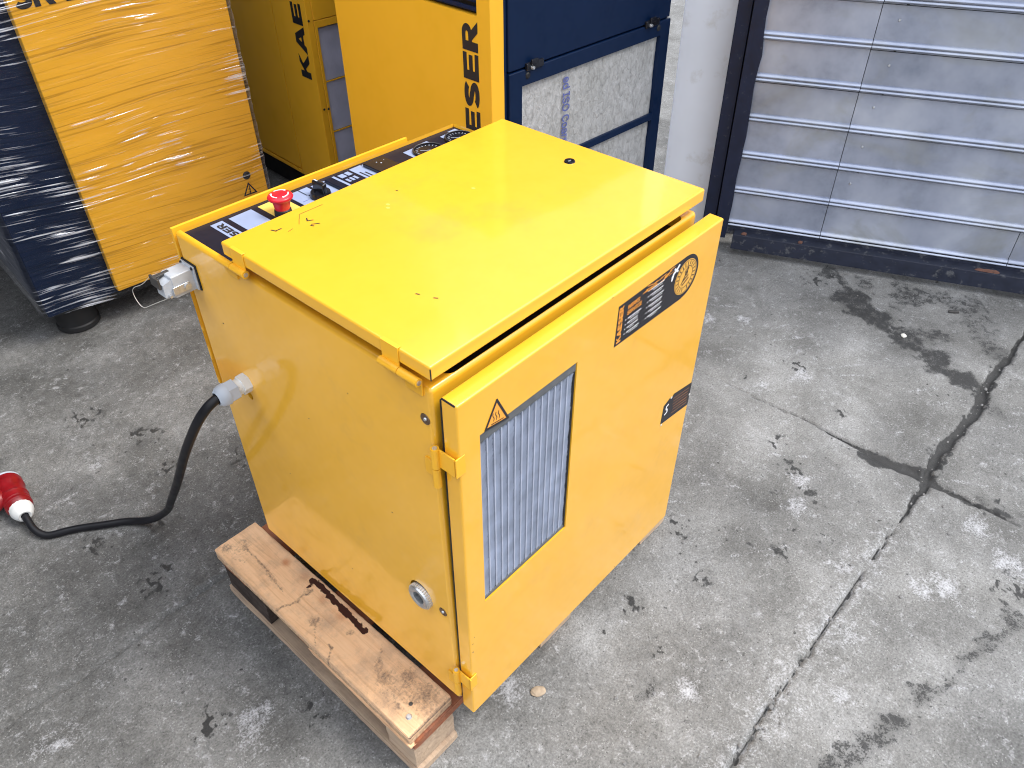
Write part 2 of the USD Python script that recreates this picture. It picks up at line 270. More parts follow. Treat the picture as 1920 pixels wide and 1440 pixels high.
# wood: grain along local y; mask r = dark bark and knots, g = grey dirt, b = orange tint
def wood(name, pale, dark, grey=.5):
    mat(name, {'tc': ('texture_coordinate', {}), 'at': ('attribute', {'attribute': 'mask'}), 'sep': ('separate_color', {}),
        'mp': ('mapping', {'scale': (60, 3.2, 60)}), 'n': ('noise_texture', {'scale': 1.6, 'detail': 7., 'roughness': .62, 'distortion': 1.2}),
        'n2': ('noise_texture', {'scale': 16., 'detail': 9., 'roughness': .72}), 'n3': ('noise_texture', {'scale': 160., 'detail': 5., 'roughness': .7}),
        'c': ('rgb_ramp', {'ramp': [(.30, dark), (.52, tuple((np.array(dark) + np.array(pale)) / 2 * 1.08)), (.72, pale)]}),
        'gr': ('rgb_ramp', {'ramp': [(.46, (0, 0, 0)), (.70, (grey, grey, grey))]}), 'm1': ('mix_color', {'b': (.22, .17, .145)}),
        'ob': mathn('multiply', b=.75), 'm2': ('mix_color', {'b': (.46, .16, .06)}),
        'ga': mathn('multiply_add', b=1.3), 'gh': mathn('multiply', b=.6), 'gd': ('rgb_ramp', {'ramp': [(.50, (0, 0, 0)), (.80, (1, 1, 1))]}), 'gk': mathn('multiply', b=.82), 'm3': ('mix_color', {'b': (.065, .055, .055)}),
        'ra': mathn('multiply_add', b=.45), 'rd': ('rgb_ramp', {'ramp': [(.55, (0, 0, 0)), (.72, (1, 1, 1))]}), 'm4': ('mix_color', {'b': (.045, .014, .009)}),
        'b': ('bump', {'strength': .45, 'distance': .002}), 'p': ('principled_bsdf', {'roughness': .78, 'specular_ior_level': .25})},
        [('at.color', 'sep.color'), ('tc.object', 'mp.vector'), ('mp.vector', 'n.vector'), ('tc.object', 'n2.vector'), ('tc.object', 'n3.vector'), ('n.fac', 'c.fac'),
         ('n2.fac', 'gr.fac'), ('c.color', 'm1.a'), ('gr.color', 'm1.fac'), ('sep.b', 'ob.value1'), ('m1.result', 'm2.a'), ('ob.value', 'm2.fac'),
         ('n3.fac', 'ga.value1'), ('sep.g', 'ga.value3'), ('ga.value', 'gh.value1'), ('gh.value', 'gd.fac'), ('gd.color', 'gk.value1'), ('m2.result', 'm3.a'), ('gk.value', 'm3.fac'),
         ('n3.fac', 'ra.value1'), ('sep.r', 'ra.value3'), ('ra.value', 'rd.fac'), ('m3.result', 'm4.a'), ('rd.color', 'm4.fac'), ('m4.result', 'p.base_color'), ('n.fac', 'b.height'), ('b.normal', 'p.normal')])
wood('wood_pale', (.84, .56, .335), (.64, .39, .215), .48)
wood('wood_grey', (.54, .40, .28), (.35, .245, .165), .45)
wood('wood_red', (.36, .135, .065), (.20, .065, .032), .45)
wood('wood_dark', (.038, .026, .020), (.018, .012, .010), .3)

# stretch film: clear, pale pleats with glints and wrinkle shade painted in; uv in metres along the wrap and up
mat('stretch_film', {
    'uv': ('uvmap', {'attribute': 'st'}), 'wn': ('noise_texture', {'scale': 1.7, 'detail': 1.}), 'wv': ('vector_math', {'math_type': 'multiply_add', 'vector2': (.0, .075, .0)}),
    'ma': ('mapping', {'scale': (2.6, 150, 1), 'rotation': (0, 0, .03)}), 'na': ('noise_texture', {'scale': 1., 'detail': 3., 'roughness': .55, 'distortion': .35}),
    'mb': ('mapping', {'scale': (4.2, 120, 1), 'rotation': (0, 0, -.10)}), 'nb': ('noise_texture', {'scale': 1., 'detail': 3., 'roughness': .55, 'distortion': .3}),
    'mc': ('mapping', {'scale': (5.0, 105, 1), 'rotation': (0, 0, .19)}), 'nc': ('noise_texture', {'scale': 1., 'detail': 2., 'roughness': .5, 'distortion': .25}),
    'big': ('noise_texture', {'scale': 5., 'detail': 3.}), 'us': ('separate_xyz', {}), 'loose': ('rgb_ramp', {'ramp': [(.88, (0, 0, 0)), (.93, (.055, .055, .055)), (1., (.06, .06, .06))]}), 'loose2': ('map_range', {'from_min': 1.10, 'from_max': 1.15, 'to_min': 1., 'to_max': 0., 'clamp': True}), 'lm': mathn('multiply'), 'la': mathn('add'), 'bigr': ('map_range', {'from_min': .38, 'from_max': .62, 'to_min': -.07, 'to_max': .055}),
    'mx': mathn('maximum'), 'mx2': mathn('maximum'), 'ad': mathn('add'), 'ra': ('rgb_ramp', {'ramp': [(.668, (0, 0, 0)), (.715, (.30, .30, .30)), (.785, (.85, .85, .85))]}),
    'sh': ('rgb_ramp', {'ramp': [(.34, (.66, .64, .62)), (.47, (.955, .955, .96)), (1., (.985, .985, .985))]}),
    'hs': mathn('add'), 'h2': mathn('add'), 'b': ('bump', {'strength': .8, 'distance': .006}),
    'lw': ('fresnel', {'IOR': 1.4}), 'lh': mathn('multiply', b=.28), 'fa': mathn('add'), 'fb': mathn('minimum', b=.9),
    'tr': ('transparent_bsdf', {}), 'gl': ('glossy_bsdf', {'color': (.95, .96, 1.), 'roughness': .14}), 'df': ('diffuse_bsdf', {'color': (.86, .87, .92)}),
    'mg': ('mix_closure', {'fac': .5}), 'mm': ('mix_closure', {})},
    [('uv.UV', 'wn.vector'), ('wn.color', 'wv.vector1'), ('uv.UV', 'wv.vector3'), ('wv.vector', 'ma.vector'), ('wv.vector', 'mb.vector'), ('wv.vector', 'mc.vector'), ('uv.UV', 'big.vector'), ('ma.vector', 'na.vector'), ('mb.vector', 'nb.vector'), ('mc.vector', 'nc.vector'),
     ('na.fac', 'mx.value1'), ('nb.fac', 'mx.value2'), ('mx.value', 'mx2.value1'), ('nc.fac', 'mx2.value2'), ('mx2.value', 'ad.value1'), ('big.fac', 'bigr.value'), ('uv.UV', 'us.vector'), ('us.x', 'loose.fac'), ('us.x', 'loose2.value'), ('loose.color', 'lm.value1'), ('loose2.result', 'lm.value2'), ('lm.value', 'la.value1'), ('bigr.result', 'la.value2'), ('la.value', 'ad.value2'), ('ad.value', 'ra.fac'),
     ('na.fac', 'sh.fac'), ('sh.color', 'tr.color'),
     ('na.fac', 'hs.value1'), ('nb.fac', 'hs.value2'), ('hs.value', 'h2.value1'), ('nc.fac', 'h2.value2'), ('h2.value', 'b.height'), ('b.normal', 'gl.normal'),
     ('lw.fac', 'lh.value1'), ('ra.color', 'fa.value1'), ('lh.value', 'fa.value2'), ('fa.value', 'fb.value1'), ('gl.BSDF', 'mg.closure1'), ('df.BSDF', 'mg.closure2'), ('fb.value', 'mm.fac'), ('tr.BSDF', 'mm.closure1'), ('mg.closure', 'mm.closure2')], surface='mm.closure')

# ------------------------------------------------------------------ ground: concrete slabs with worn joints
def build_ground():
    root = thing('ground', kind='structure')
    step = .0048
    xs, ys = np.arange(-1.0, 2.75, step), np.arange(-1.05, 2.75, step)
    X, Y = np.meshgrid(xs, ys); P = np.c_[X.ravel(), Y.ravel()]; P3 = np.c_[P, np.zeros(len(P))]
    F = lambda s, o, seed: meshkit.fbm(P3 * s, o, seed)
    wob = lambda s, seed: (meshkit.fbm(np.c_[P3[:, :2] * s, np.full(len(P), seed * 7.7)], 4, seed) - .5)
    # joints wander a little
    jx = P[:, 0] - 1.24 + .030 * wob(6, 1) + .016 * wob(38, 2)
    jy = P[:, 1] + .358 - .02 * (P[:, 0] - 1.24) * 0 + .034 * wob(5, 3) + .016 * wob(40, 4)
    jl = P[:, 1] - .702 + .05 * wob(5, 5) + .02 * wob(38, 6)
    w1 = .0010 + .0125 * sm(1.0, 1.35, P[:, 0]) * (1 - .5 * sm(1.75, 1.95, P[:, 0])) * (.5 + F(25, 2, 9)) + .0075 * F(17, 4, 10) ** 2.
    w2 = (.002 + .020 * np.exp(-((P[:, 1] + .30) / .14) ** 2) * (.5 + F(25, 2, 11)))
    w3 = .003 + .004 * F(20, 2, 12)
    groove = lambda d, w: 1 - sm(.35, 1.25, np.abs(d) / w)
    g1, g2, g3 = groove(jy, w1), groove(jx, w2) * sm(.55, -.1, P[:, 1]) * .9, groove(jl, w3) * sm(1.0, .2, P[:, 0])
    depth = np.maximum.reduce([g1, g2 * .9, g3 * .55])
    Zh = .0042 * (F(5, 4, 20) - .5) + .0024 * (F(30, 4, 21) - .5) + .0026 * (F(110, 3, 22) - .5) - .011 * depth
    Zh += .006 * np.exp(-((jl - .018) / .02) ** 2) * sm(1.0, .2, P[:, 0]) * F(14, 3, 25)
    Zh += .004 * np.exp(-((jy - .02) / .012) ** 2) * F(20, 3, 26) * sm(1.3, .9, P[:, 0])
    # damp and oily patches
    R = np.zeros(len(P)); G = np.zeros(len(P))
    n_a, n_b, n_c = F(9, 5, 31), F(24, 5, 32), F(60, 4, 33)
    n_d = F(95, 3, 34)
    def band(pts, w, s=1., fray=.9): return s * (1 - sm(.05, 1.25, segdist(P + np.c_[.07 * (n_a - .5), .07 * (n_b - .5)], pts) / w + 1.5 * fray * (n_b - .5) + .6 * (n_c - .5)))
    R = np.maximum(R, band([(2.0, .27), (1.90, .12), (1.82, .0), (1.76, -.08), (1.72, -.2), (1.69, -.30), (1.66, -.36)], .052, .62))
    def blob(c, r, st): return st * (1 - sm(.35, 1.15, np.hypot(*(P - c).T) / r + 1.1 * (n_a - .5) + 1.2 * (n_b - .5) + .5 * (n_c - .5)))
    for c, r_, st in (((1.90, .12), .075, .60), ((1.83, .03), .08, .62), ((1.80, -.08), .075, .55), ((1.86, -.15), .075, .50), ((1.74, -.20), .07, .62), ((1.70, -.30), .055, .66), ((2.02, -.02), .14, .50), ((2.08, -.16), .11, .46), ((1.98, -.24), .11, .42), ((2.00, .12), .07, .48), ((1.90, -.30), .07, .44), ((1.62, -.40), .05, .44), ((1.45, -.36), .03, .5), ((1.36, -.35), .03, .5)):
        R = np.maximum(R, blob(c, r_, st))
    R = np.maximum(R, band([(.30, -.47), (.42, -.505), (.58, -.549)], .05, .52)); R = np.maximum(R, band([(.66, -.565), (.83, -.613), (.90, -.64), (1.05, -.68)], .036, .50))
    R = np.maximum(R, band([(1.275, -.60), (1.275, -.48)], .03, .40))
    R = np.maximum(R, band([(1.228, -.185), (1.236, -.27), (1.24, -.36)], .024, .92, .5)); R = np.maximum(R, band([(1.74, -.375), (1.5, -.366), (1.24, -.36)], .012, .80, .9)); R = np.maximum(R, band([(1.24, -.36), (1.243, -.45), (1.24, -.56)], .015, .72, .6))
    R = np.maximum(R, .95 * depth * sm(.95, 1.2, P[:, 0])); R = np.maximum(R, .60 * sm(.3, .9, depth))
    R = np.maximum(R, band([(.33, -.15), (.295, -.17)], .022, .46)); 
    for c, r in (((1.05, -.10), .03), ((.98, -.20), .03), ((.88, -.19), .028), ((.77, -.13), .025), ((1.3, .18), .02), ((.43, .04), .012), ((.362, -.021), .012), ((.58, -.06), .012), ((.62, .0), .012), ((.50, .03), .016), ((-.42, .35), .05), ((-.1, .95), .06), ((.0, 1.1), .05), ((-.25, 1.0), .05), ((.25, .12), .05), ((1.12, -.02), .05), ((1.06, -.06), .045), ((.94, -.12), .055), ((.90, -.25), .05), ((.80, -.20), .045), ((1.0, -.16), .04), ((1.33, -.1), .04), ((1.45, .1), .05), ((.70, .02), .05), ((.62, -.10), .05), ((.45, -.02), .05), ((.40, -.12), .04), ((1.9, .25), .08), ((1.05, -.62), .08), ((1.25, -.52), .06), ((-.5, .5), .05), ((-.3, .42), .06), ((-.15, .3), .06), ((-.2, .8), .07), ((.02, 1.25), .08), ((-.05, 1.45), .08), ((.15, 1.0), .07)):
        R = np.maximum(R, .66 * (1 - sm(.2, 1.2, np.hypot(*(P - c).T) / r + .8 * (n_c - .5))) * sm(.44, .64, n_d) * (.55 + .9 * n_a))
    for c, r in (((1.162, -.505), .055), ((1.10, -.60), .07), ((.95, -.52), .06), ((.90, -.47), .045), ((1.21, .002), .020), ((.853, -.318), .035), ((.36, -.224), .05), ((.131, .034), .05), ((1.02, -.12), .05), ((.95, -.16), .05), ((1.48, .40), .04), ((1.55, .33), .03), ((1.42, .06), .05), ((1.30, .12), .05), ((-.50, .60), .06), ((-.24, .36), .07), ((.55, -.45), .05), ((.70, -.40), .05), ((-.12, 1.25), .04)):
        G = np.maximum(G, .36 * (1 - sm(.1, 1., np.hypot(*(P - c).T) / r + 1.2 * (n_b - .5))))
    G = np.maximum(G, .30 * (1 - sm(.1, 1., np.hypot(P[:, 0] - 1.21, P[:, 1] - .002) / .02 + .5 * (n_c - .5))) + .0)
    G = np.maximum(G, .20 * np.exp(-(jy / .05) ** 2) * n_b * 1.6 * sm(1.3, .9, P[:, 0]))
    # drag scratches
    for k in range(90):
        c = np.array([rng.uniform(.3, 1.9), rng.uniform(-.7, .6)]) if k > 14 else np.array([rng.uniform(1.2, 1.6), rng.uniform(-.05, .4)])
        a = rng.normal(-.75, .25); l = rng.uniform(.02, .09); d = np.array([math.cos(a), math.sin(a)]) * l
        G = np.maximum(G, rng.uniform(.15, .34) * (1 - sm(.2, 1., segdist(P, [c - d, c + d]) / .004)))
    B = .38 - .16 * sm(.1, -.6, P[:, 1]) * sm(.2, .8, P[:, 0]) + .8 * (F(2.2, 4, 41) - .5) + .55 * (n_a - .5) - .09 * sm(1.0, -.1, P[:, 0]) - .18 * sm(.1, 1.0, P[:, 1])  # last two terms paint sky shade into the tone, left and rear
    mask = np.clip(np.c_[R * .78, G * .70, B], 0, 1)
    V = np.c_[P, Zh]; nx, ny = len(xs), len(ys)
    i = np.arange(nx * ny).reshape(ny, nx); q = np.stack([i[:-1, :-1], i[:-1, 1:], i[1:, 1:], i[1:, :-1]], -1).reshape(-1, 4)
    cc = q[:, 0]; col = (jx[cc] > 0).astype(int); row = np.where(jy[cc] < 0, 0, np.where(jl[cc] < 0, 1, 2)); row = np.where((col == 1) & (row == 2), 1, row)
    for c in (0, 1):
        for r in (0, 1, 2):
            s = q[(col == c) & (row == r)]
            if len(s) == 0: continue
            u, inv = np.unique(s, return_inverse=True); s = inv.reshape(s.shape)
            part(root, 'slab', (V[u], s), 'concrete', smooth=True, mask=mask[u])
    x0, x1, y0, y1, Rr = xs[0], xs[-1], ys[0], ys[-1], 40.
    for a in ((-Rr, x0, -Rr, Rr), (x1, Rr, -Rr, Rr), (x0, x1, -Rr, y0), (x0, x1, y1, Rr)):
        v = np.array([(a[0], a[2], -.003), (a[1], a[2], -.003), (a[1], a[3], -.003), (a[0], a[3], -.003)])
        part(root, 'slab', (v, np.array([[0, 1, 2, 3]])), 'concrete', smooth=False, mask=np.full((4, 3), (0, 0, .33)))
build_ground()

# ------------------------------------------------------------------ warehouse (pillar and wall strip show; back, side and top are unseen, added for shade)
ga = math.radians(-66.8); GU = np.array([math.cos(ga), math.sin(ga), 0]); GN = np.array([GU[1], -GU[0], 0]); F1 = np.array([1.871, .560, 0])
wh = thing('warehouse', 'whitewashed warehouse pillar and wall strip between the navy filter cabinet and the aluminium gate', 'building')
pil = onto(rb(0, .30, 0, 2.95, -.25, 0, .008), F1 - GN * .15 - GU * .287, GU, (0, 0, 1)); part(wh, 'pillar', pil, 'plaster')
part(wh, 'wall', bx(1.79, 1.885, .955, 5.2, 0, 2.75), 'wall_grey')
part(wh, 'back_wall', bx(-3.5, 1.79, 5.0, 5.2, 0, 2.75), 'wall_grey')  # unseen, added to close off the sky behind the cabinets
part(wh, 'side_wall', bx(-2.0, -1.8, -.6, 5.0, 0, 2.75), 'blocker_grey')  # unseen, added to keep sky light off the left ground and faces
part(wh, 'roof', bx(-3.5, 1.885, 2.0, 5.2, 2.75, 2.95), 'blocker_grey')  # unseen cover added, set low to shade the far cabinets
# ------------------------------------------------------------------ gate
def gate():
    root = thing('gate', 'gate of ribbed aluminium planks in a scuffed navy steel frame', 'gate', F1, math.degrees(ga))
    # local frame: x along the gate, y = away from the camera (out = -y), z up
    def irregular(x0, x1, z0, z1, y0, y1, amp, seed):
        """a stile whose right edge is cut unevenly"""
        zs = np.linspace(z0, z1, 60); e = x1 + amp * (meshkit.fbm(np.c_[zs * 9, zs * 0, zs * 0], 4, seed) - .5) * 2
        pl = Polygon([(x0, z0), (x0, z1)] + list(zip(e[::-1], zs[::-1])))
        return onto(ex(pl, y1 - y0), (0, y1, 0), *FRONT)
    part(root, 'frame_stile', rb(-.117, -.074, .045, .125, .0, 2.2, .004), 'gate_blue')
    part(root, 'frame_stile', irregular(-.070, -.026, .045, 2.2, .028, .075, .007, 3), 'gate_blue')
    part(root, 'frame_web', bx(-.076, -.068, .068, .12, .0, 2.2), 'black')
    rail = rb(-.06, 1.6, .044, .09, .055, .098, .003); part(root, 'bottom_rail', rail, 'gate_dark')
    beam = cut(rb(-.004, 1.7, 0, .05, .022, .078, .003), bx(-.1, 1.8, .006, .06, .010, .070)); part(root, 'ground_beam', beam, 'gate_dark')
    for x, w in ((.78, .07), (.012, .02), (.80, .04), (.2, .016)):
        t = trimesh.creation.icosphere(3); t.vertices *= [w / 2, .006, .008]; t.vertices += .004 * (meshkit.fbm(t.vertices * 160, 3, 5)[:, None] - .5); t.apply_translation([x + .02, .012, .078]); part(root, 'weld_rust', t, 'rust')
    part(root, 'backing_plate', bx(-.06, 1.6, .060, .066, .09, 2.2), 'black')  # black sheet added behind the planks to darken the seams
    top = [.084 + .1255 * k for k in range(0, 18)]
    segs = [(-.046, .2785), (.2805, .857), (.859, 1.6)]
    def plank(x0, x1, z0, h):
        # cross-section (out, up): flat sheet with a double ridge along its foot
        pr = [(0, h - .0015), (0, .0275), (.004, .0262), (.0085, .0225), (.0100, .0195), (.0090, .0170), (.0050, .0160), (.0050, .0145), (.0090, .0115), (.0110, .0085), (.0100, .0060), (.0045, .0030), (0, .002), (0, 0), (-.004, 0), (-.004, h - .0015)]
        t = ex(Polygon(pr), x1 - x0)      # extruded along its z: map (u,v,w) -> (out=-y, z, x)
        v = np.asarray(t.vertices); t.vertices = np.c_[x0 + v[:, 2], .052 - v[:, 0], z0 + v[:, 1]]; t.invert(); return t
    for k, z in enumerate(top):
        cuts = [(-.046, .2785), (.2805, 1.6)] if k else segs
        for (a, b) in cuts:
            sh = rng.normal(0, .0006)
            part(root, 'plank', plank(a + (.004 * rng.random() - .008 if a < 0 else 0), b, z + sh, .1255), 'galvanised', smooth=25)
        for x in (.345,):
            part(root, 'rivet', lathe([(0, .003), (.003, .002), (.004, 0)], (x + rng.normal(0, .002), .052 - .0005, z + .002), (0, -1, 0), 10), 'black')
        if k: part(root, 'rivet', lathe([(.0, .0022), (.0026, .0022), (.0042, .0)], (.335 + rng.normal(0, .003), .0515, z + .085), (0, -1, 0), 12), 'zinc')
    # bits of soil and moss along the foot are loose, see grit
gate()

# ------------------------------------------------------------------ background compressors
class Frame:
    def __init__(s, o, yaw): s.o, s.yaw = np.array([o[0], o[1], 0.]), yaw
def warn_triangle(parent, O, U, V, size, kind, back='label_yellow', smooth=None):
    tri_ = Polygon([(-size / 2, 0), (size / 2, 0), (0, size * .866)])
    rim = tri_.buffer(size * .02).difference(tri_.buffer(-size * .075)); O = np.asarray(O, float); W = np.cross(U, V)
    s = part(parent, 'warning_sign', onto(ex(tri_.buffer(size * .05), .0004), O, U, V), back)
    part(s, 'border', onto(ex(rim, .0004), O + W * .0004, U, V), 'print_black')
    if kind == 'bolt': sym = Polygon([(.03, .60), (-.10, .33), (.0, .36), (-.04, .17), (-.09, .18), (.02, .05), (.07, .20), (.02, .185), (.10, .42), (.0, .38), (.08, .60)])
    else:
        k = [LineString([(x + .045 * math.sin(t * 5.2), .25 + .055 * t * 5) for t in np.linspace(0, 1, 14)]).buffer(.016) for x in (-.11, 0, .11)]
        sym = unary_union(k + [sbox(-.24, .15, .24, .185)])
    from shapely import affinity
    part(s, 'symbol', onto(ex(affinity.scale(sym, size, size, origin=(0, 0)), .0004), O + W * .0005, U, V), 'print_black')

def wrapped():
    r = thing('packed_compressor', 'tall yellow and navy cabinet wrapped in clear stretch film standing on round black feet', 'compressor', (.055, 1.819, 0), -5.53)
    H, D = 1.55, .90  # height out of view raised to block sky from the cabinet behind
    part(r, 'side_column', rb(0, .23, 0, D, .1, H, .006), 'navy_paint')
    part(r, 'cabinet', rb(.235, .752, .004, D, .1, H, .006), 'navy_paint')
    part(r, 'front_panel', rb(.203, .752, -.030, .0, .118, H - .02, .0035), 'yellow_paint_plain')
    for x, y in ((.085, .085), (.665, .085), (.085, D - .085), (.665, D - .085)):
        part(r, 'foot', lathe([(0, 0), (.060, 0), (.064, .004), (.064, .018), (.060, .022), (.062, .1), (0, .1)], (x, y, 0), (0, 0, 1), 32), 'rubber')
    part(r, 'lettering', onto(heavy('SK 26', .058, .205), (.216, -.0304, .926), *FRONT), 'print_black')
    part(r, 'lock_knob', lathe([(0, .006), (.010, .005), (.0135, 0)], (.691, -.03, .341), (0, -1, 0), 24), 'black')
    warn_triangle(r, (.690, -.0302, .277), *FRONT, .046, 'bolt', back='yellow_paint_plain')
    # film
    path = np.array([(-.012, D + .01), (-.012, .02), (-.009, -.004), (.0, -.010), (.196, -.036), (.206, -.037), (.742, -.037), (.756, -.036), (.760, -.028), (.764, .03), (.766, D + .01)])
    seg = np.r_[0, np.cumsum(np.hypot(*np.diff(path, axis=0).T))]; s = np.unique(np.r_[np.linspace(0, seg[-1], 240), seg])
    px, py = np.interp(s, seg, path[:, 0]), np.interp(s, seg, path[:, 1]); nz = 230
    t = np.linspace(0, 1, nz); S, T = np.meshgrid(s, t)
    low = .108 + .012 * (meshkit.fbm(np.c_[s * 9, s * 0, s * 0], 3, 61) - .5) + .05 * sm(1.55, 1.70, s)
    Z = low[None] + T * (H - .1); nrm = np.gradient(np.c_[px, py], axis=0); nrm /= np.linalg.norm(nrm, axis=1, keepdims=True); nrm = np.c_[-nrm[:, 1], nrm[:, 0]] * -1
    d = np.zeros_like(S)
    for k, (sl, fr, am) in enumerate(((.06, 90, .0024), (-.12, 70, .0018), (.20, 60, .0014))):
        d += am * (meshkit.fbm(np.stack([S * 2.5 + k * 9, (Z - sl * S) * fr, S * 0], -1), 3, 70 + k) - .5) * 2
    d = d + .0032
    X, Yy = px[None] + nrm[None, :, 0] * -d * -1, py[None] + nrm[None, :, 1] * d
    V = np.c_[X.ravel(), Yy.ravel(), Z.ravel()]; i = np.arange(len(V)).reshape(nz, len(s))
    q = np.stack([i[:-1, :-1], i[:-1, 1:], i[1:, 1:], i[1:, :-1]], -1).reshape(-1, 4)
    part(r, 'stretch_film', (V, q), 'stretch_film', smooth=True, uv=np.c_[S.ravel(), Z.ravel()])
wrapped()

def compressor_b():
    r = thing('air_compressor', 'yellow cabinet with bluish filter mats at the back, right of the film wrapped one', 'compressor', (1.136, 1.830, 0), -3.5, group=None)
    W, D, H = .75, .86, 1.45
    part(r, 'plinth', rb(.03, W - .03, .03, D, .0, .1, .004), 'black')
    part(r, 'side_panel', rb(.0, .024, .0, .213, .1, H, .003), 'yellow_paint_plain')
    part(r, 'side_door', rb(.002, .024, .219, D - .02, .118, H, .004), 'yellow_paint_plain')
    part(r, 'side_rail', rb(.0, .022, .2135, D, .1, .115, .002), 'yellow_paint_plain')
    part(r, 'carcass', bx(.026, W, .016, D, .1, H), 'insulation')
    part(r, 'front_panel', rb(.025, W, .0, .015, .700, H, .003), 'yellow_paint_plain')
    fr = cut(rb(.025, .4, .0, .015, .1, .6985, .003), bx(.036, .39, -.01, .02, .15, .676)); part(r, 'filter_frame', fr, 'yellow_paint_plain')
    part(r, 'filter_frame', rb(.401, W, .0, .015, .1, .698, .003), 'yellow_paint_plain')
    part(r, 'frame_gap', bx(.018, .026, .003, .03, .105, .69), 'black')
    for z0, z1 in ((.152, .316), (.320, .494), (.498, .672)):
        t = rb(.038, .388, .007, .02, z0, z1, .004); part(r, 'filter_mat', t, 'mat_blue')
    for z in (.318, .496): part(r, 'cross_bar', rb(.036, .39, .004, .008, z - .002, z + .002, .001), 'yellow_paint_plain')
    for x, z in ((.006, .703), (.011, .409), (.029, .406)): part(r, 'screw', lathe([(0, .0025), (.003, .0025), (.0042, 0)], (x, -.0003, z), (0, -1, 0), 12), 'black')
    part(r, 'lettering', onto(heavy('KAESER', .060, .470), (-.0004, .028, .507), (0, 0, 1), (0, 1, 0)), 'print_black')
compressor_b()

def compressor_c():
    r = thing('air_compressor', 'yellow sided cabinet with navy front and pale fleece filter right beside the pillar', 'compressor', (.991, .869, 0), -3.2)
    W, D, H = .753, .652, 1.5
    part(r, 'plinth', rb(.04, W - .03, .04, D - .02, .0, .1, .004), 'black')
    gr = bx(-.02, .012, .046, .28, .914, 1.25)
    part(r, 'side_panel', cut(rb(0, .046, 0, D, .1, H, .003), bx(-.02, .02, .046, .28, .914, 1.25)), 'yellow_paint_plain')
    part(r, 'grille_back', bx(.014, .019, .047, .279, .915, 1.249), 'black')
    for k in range(16): part(r, 'grille_slat', rb(.004, .008, .047, .279, .922 + k * .02, .932 + k * .02, .001), 'navy_paint')
    part(r, 'side_panel', rb(W - .02, W, .02, D, .1, H, .003), 'navy_paint')
    part(r, 'carcass', bx(.047, W - .021, .04, D - .01, .1, H), 'insulation')
    part(r, 'edge_post', rb(.047, .066, .012, .05, .1, H, .003), 'navy_paint')
    part(r, 'upper_door', rb(.0685, .748, .008, .03, .771, H, .004), 'navy_paint')
    fr = cut(rb(.0685, .752, .005, .03, .12, .7665, .004), bx(.114, .706, -.02, .05, .16, .726)); part(r, 'filter_frame', fr, 'navy_paint')
    part(r, 'cross_bar', rb(.112, .708, .004, .014, .467, .489, .003), 'navy_paint')
    n = 60; x = np.linspace(.112, .708, n); z = np.linspace(.158, .728, n); X, Z = np.meshgrid(x, z)
    Yv = .020 - .006 * np.sin(np.clip((X - .112) / .596, 0, 1) * np.pi) ** .5 - .003 * (meshkit.fbm(np.stack([X * 30, Z * 30, X * 0], -1), 4, 8))
    i = np.arange(n * n).reshape(n, n); q = np.stack([i[:-1, :-1], i[:-1, 1:], i[1:, 1:], i[1:, :-1]], -1).reshape(-1, 4)
    part(r, 'filter_mat', (np.c_[X.ravel(), Yv.ravel(), Z.ravel()], q), 'fleece', smooth=True)
    part(r, 'filter_print', onto(text('ed ISO Coarse', .028, .205, d=.0003), (.279, .0095, .706), (0, 0, -1), (1, 0, 0)), 'print_blue')
    for x in (.16, .658):
        l = part(r, 'latch', rb(x - .032, x + .032, .0, .010, .762, .781, .003), 'black_gloss')
        part(l, 'latch_bolt', lathe([(0, .006), (.004, .006), (.006, 0)], (x - .012, .0, .768), (0, -1, 0), 12), 'zinc')
        part(l, 'latch_wing', rb(x - .02, x + .005, -.006, .0, .777, .79, .002), 'black_gloss')
    for x in (.136, .693): part(r, 'screw', lathe([(0, .003), (.006, .003), (.009, 0)], (x, .0048, .750), (0, -1, 0), 16), 'black')
    part(r, 'lettering', onto(heavy('KAESER', .057, .459), (-.0004, .0445, .440), (0, 0, 1), (0, 1, 0)), 'print_black')
compressor_c()

# ------------------------------------------------------------------ pallet
def plank(x0, x1, y0, y1, z0, z1, seed, amp=.0015, res=.006, split=0., axis=1):
    """a sawn board: subdivided box with uneven edges; grain along y"""
    def line(a, b): return np.unique(np.r_[np.linspace(a, b, max(2, int((b - a) / res)))])
    t = trimesh.creation.box(bounds=[[x0, y0, z0], [x1, y1, z1]])
    while t.edges_unique_length.max() > res * 2.2 and len(t.faces) < 60000: t = t.subdivide_to_size(res * 2, max_iter=12)
    t.merge_vertices(); v = np.asarray(t.vertices).copy()
    ctr = np.array([(x0 + x1) / 2, (y0 + y1) / 2, (z0 + z1) / 2]); half = np.array([x1 - x0, y1 - y0, z1 - z0]) / 2
    rel = (v - ctr) / half; edge = (np.abs(rel) > .999).sum(1)
    q = v * ([30, 5, 30] if axis == 1 else [5, 30, 30])
    off = np.stack([meshkit.fbm(q + 11 * k, 4, seed + k) - .5 for k in range(3)], 1) * 2 * amp
    off2 = np.stack([meshkit.fbm(v * 90 + 5 * k, 3, seed + 9 + k) - .5 for k in range(3)], 1) * amp
    v += off + off2 - np.sign(rel) * (edge >= 2)[:, None] * (np.abs(rel) > .999) * .0012 * (.5 + meshkit.fbm(v * 60, 2, seed + 20))[:, None]
    t.vertices = v; return t
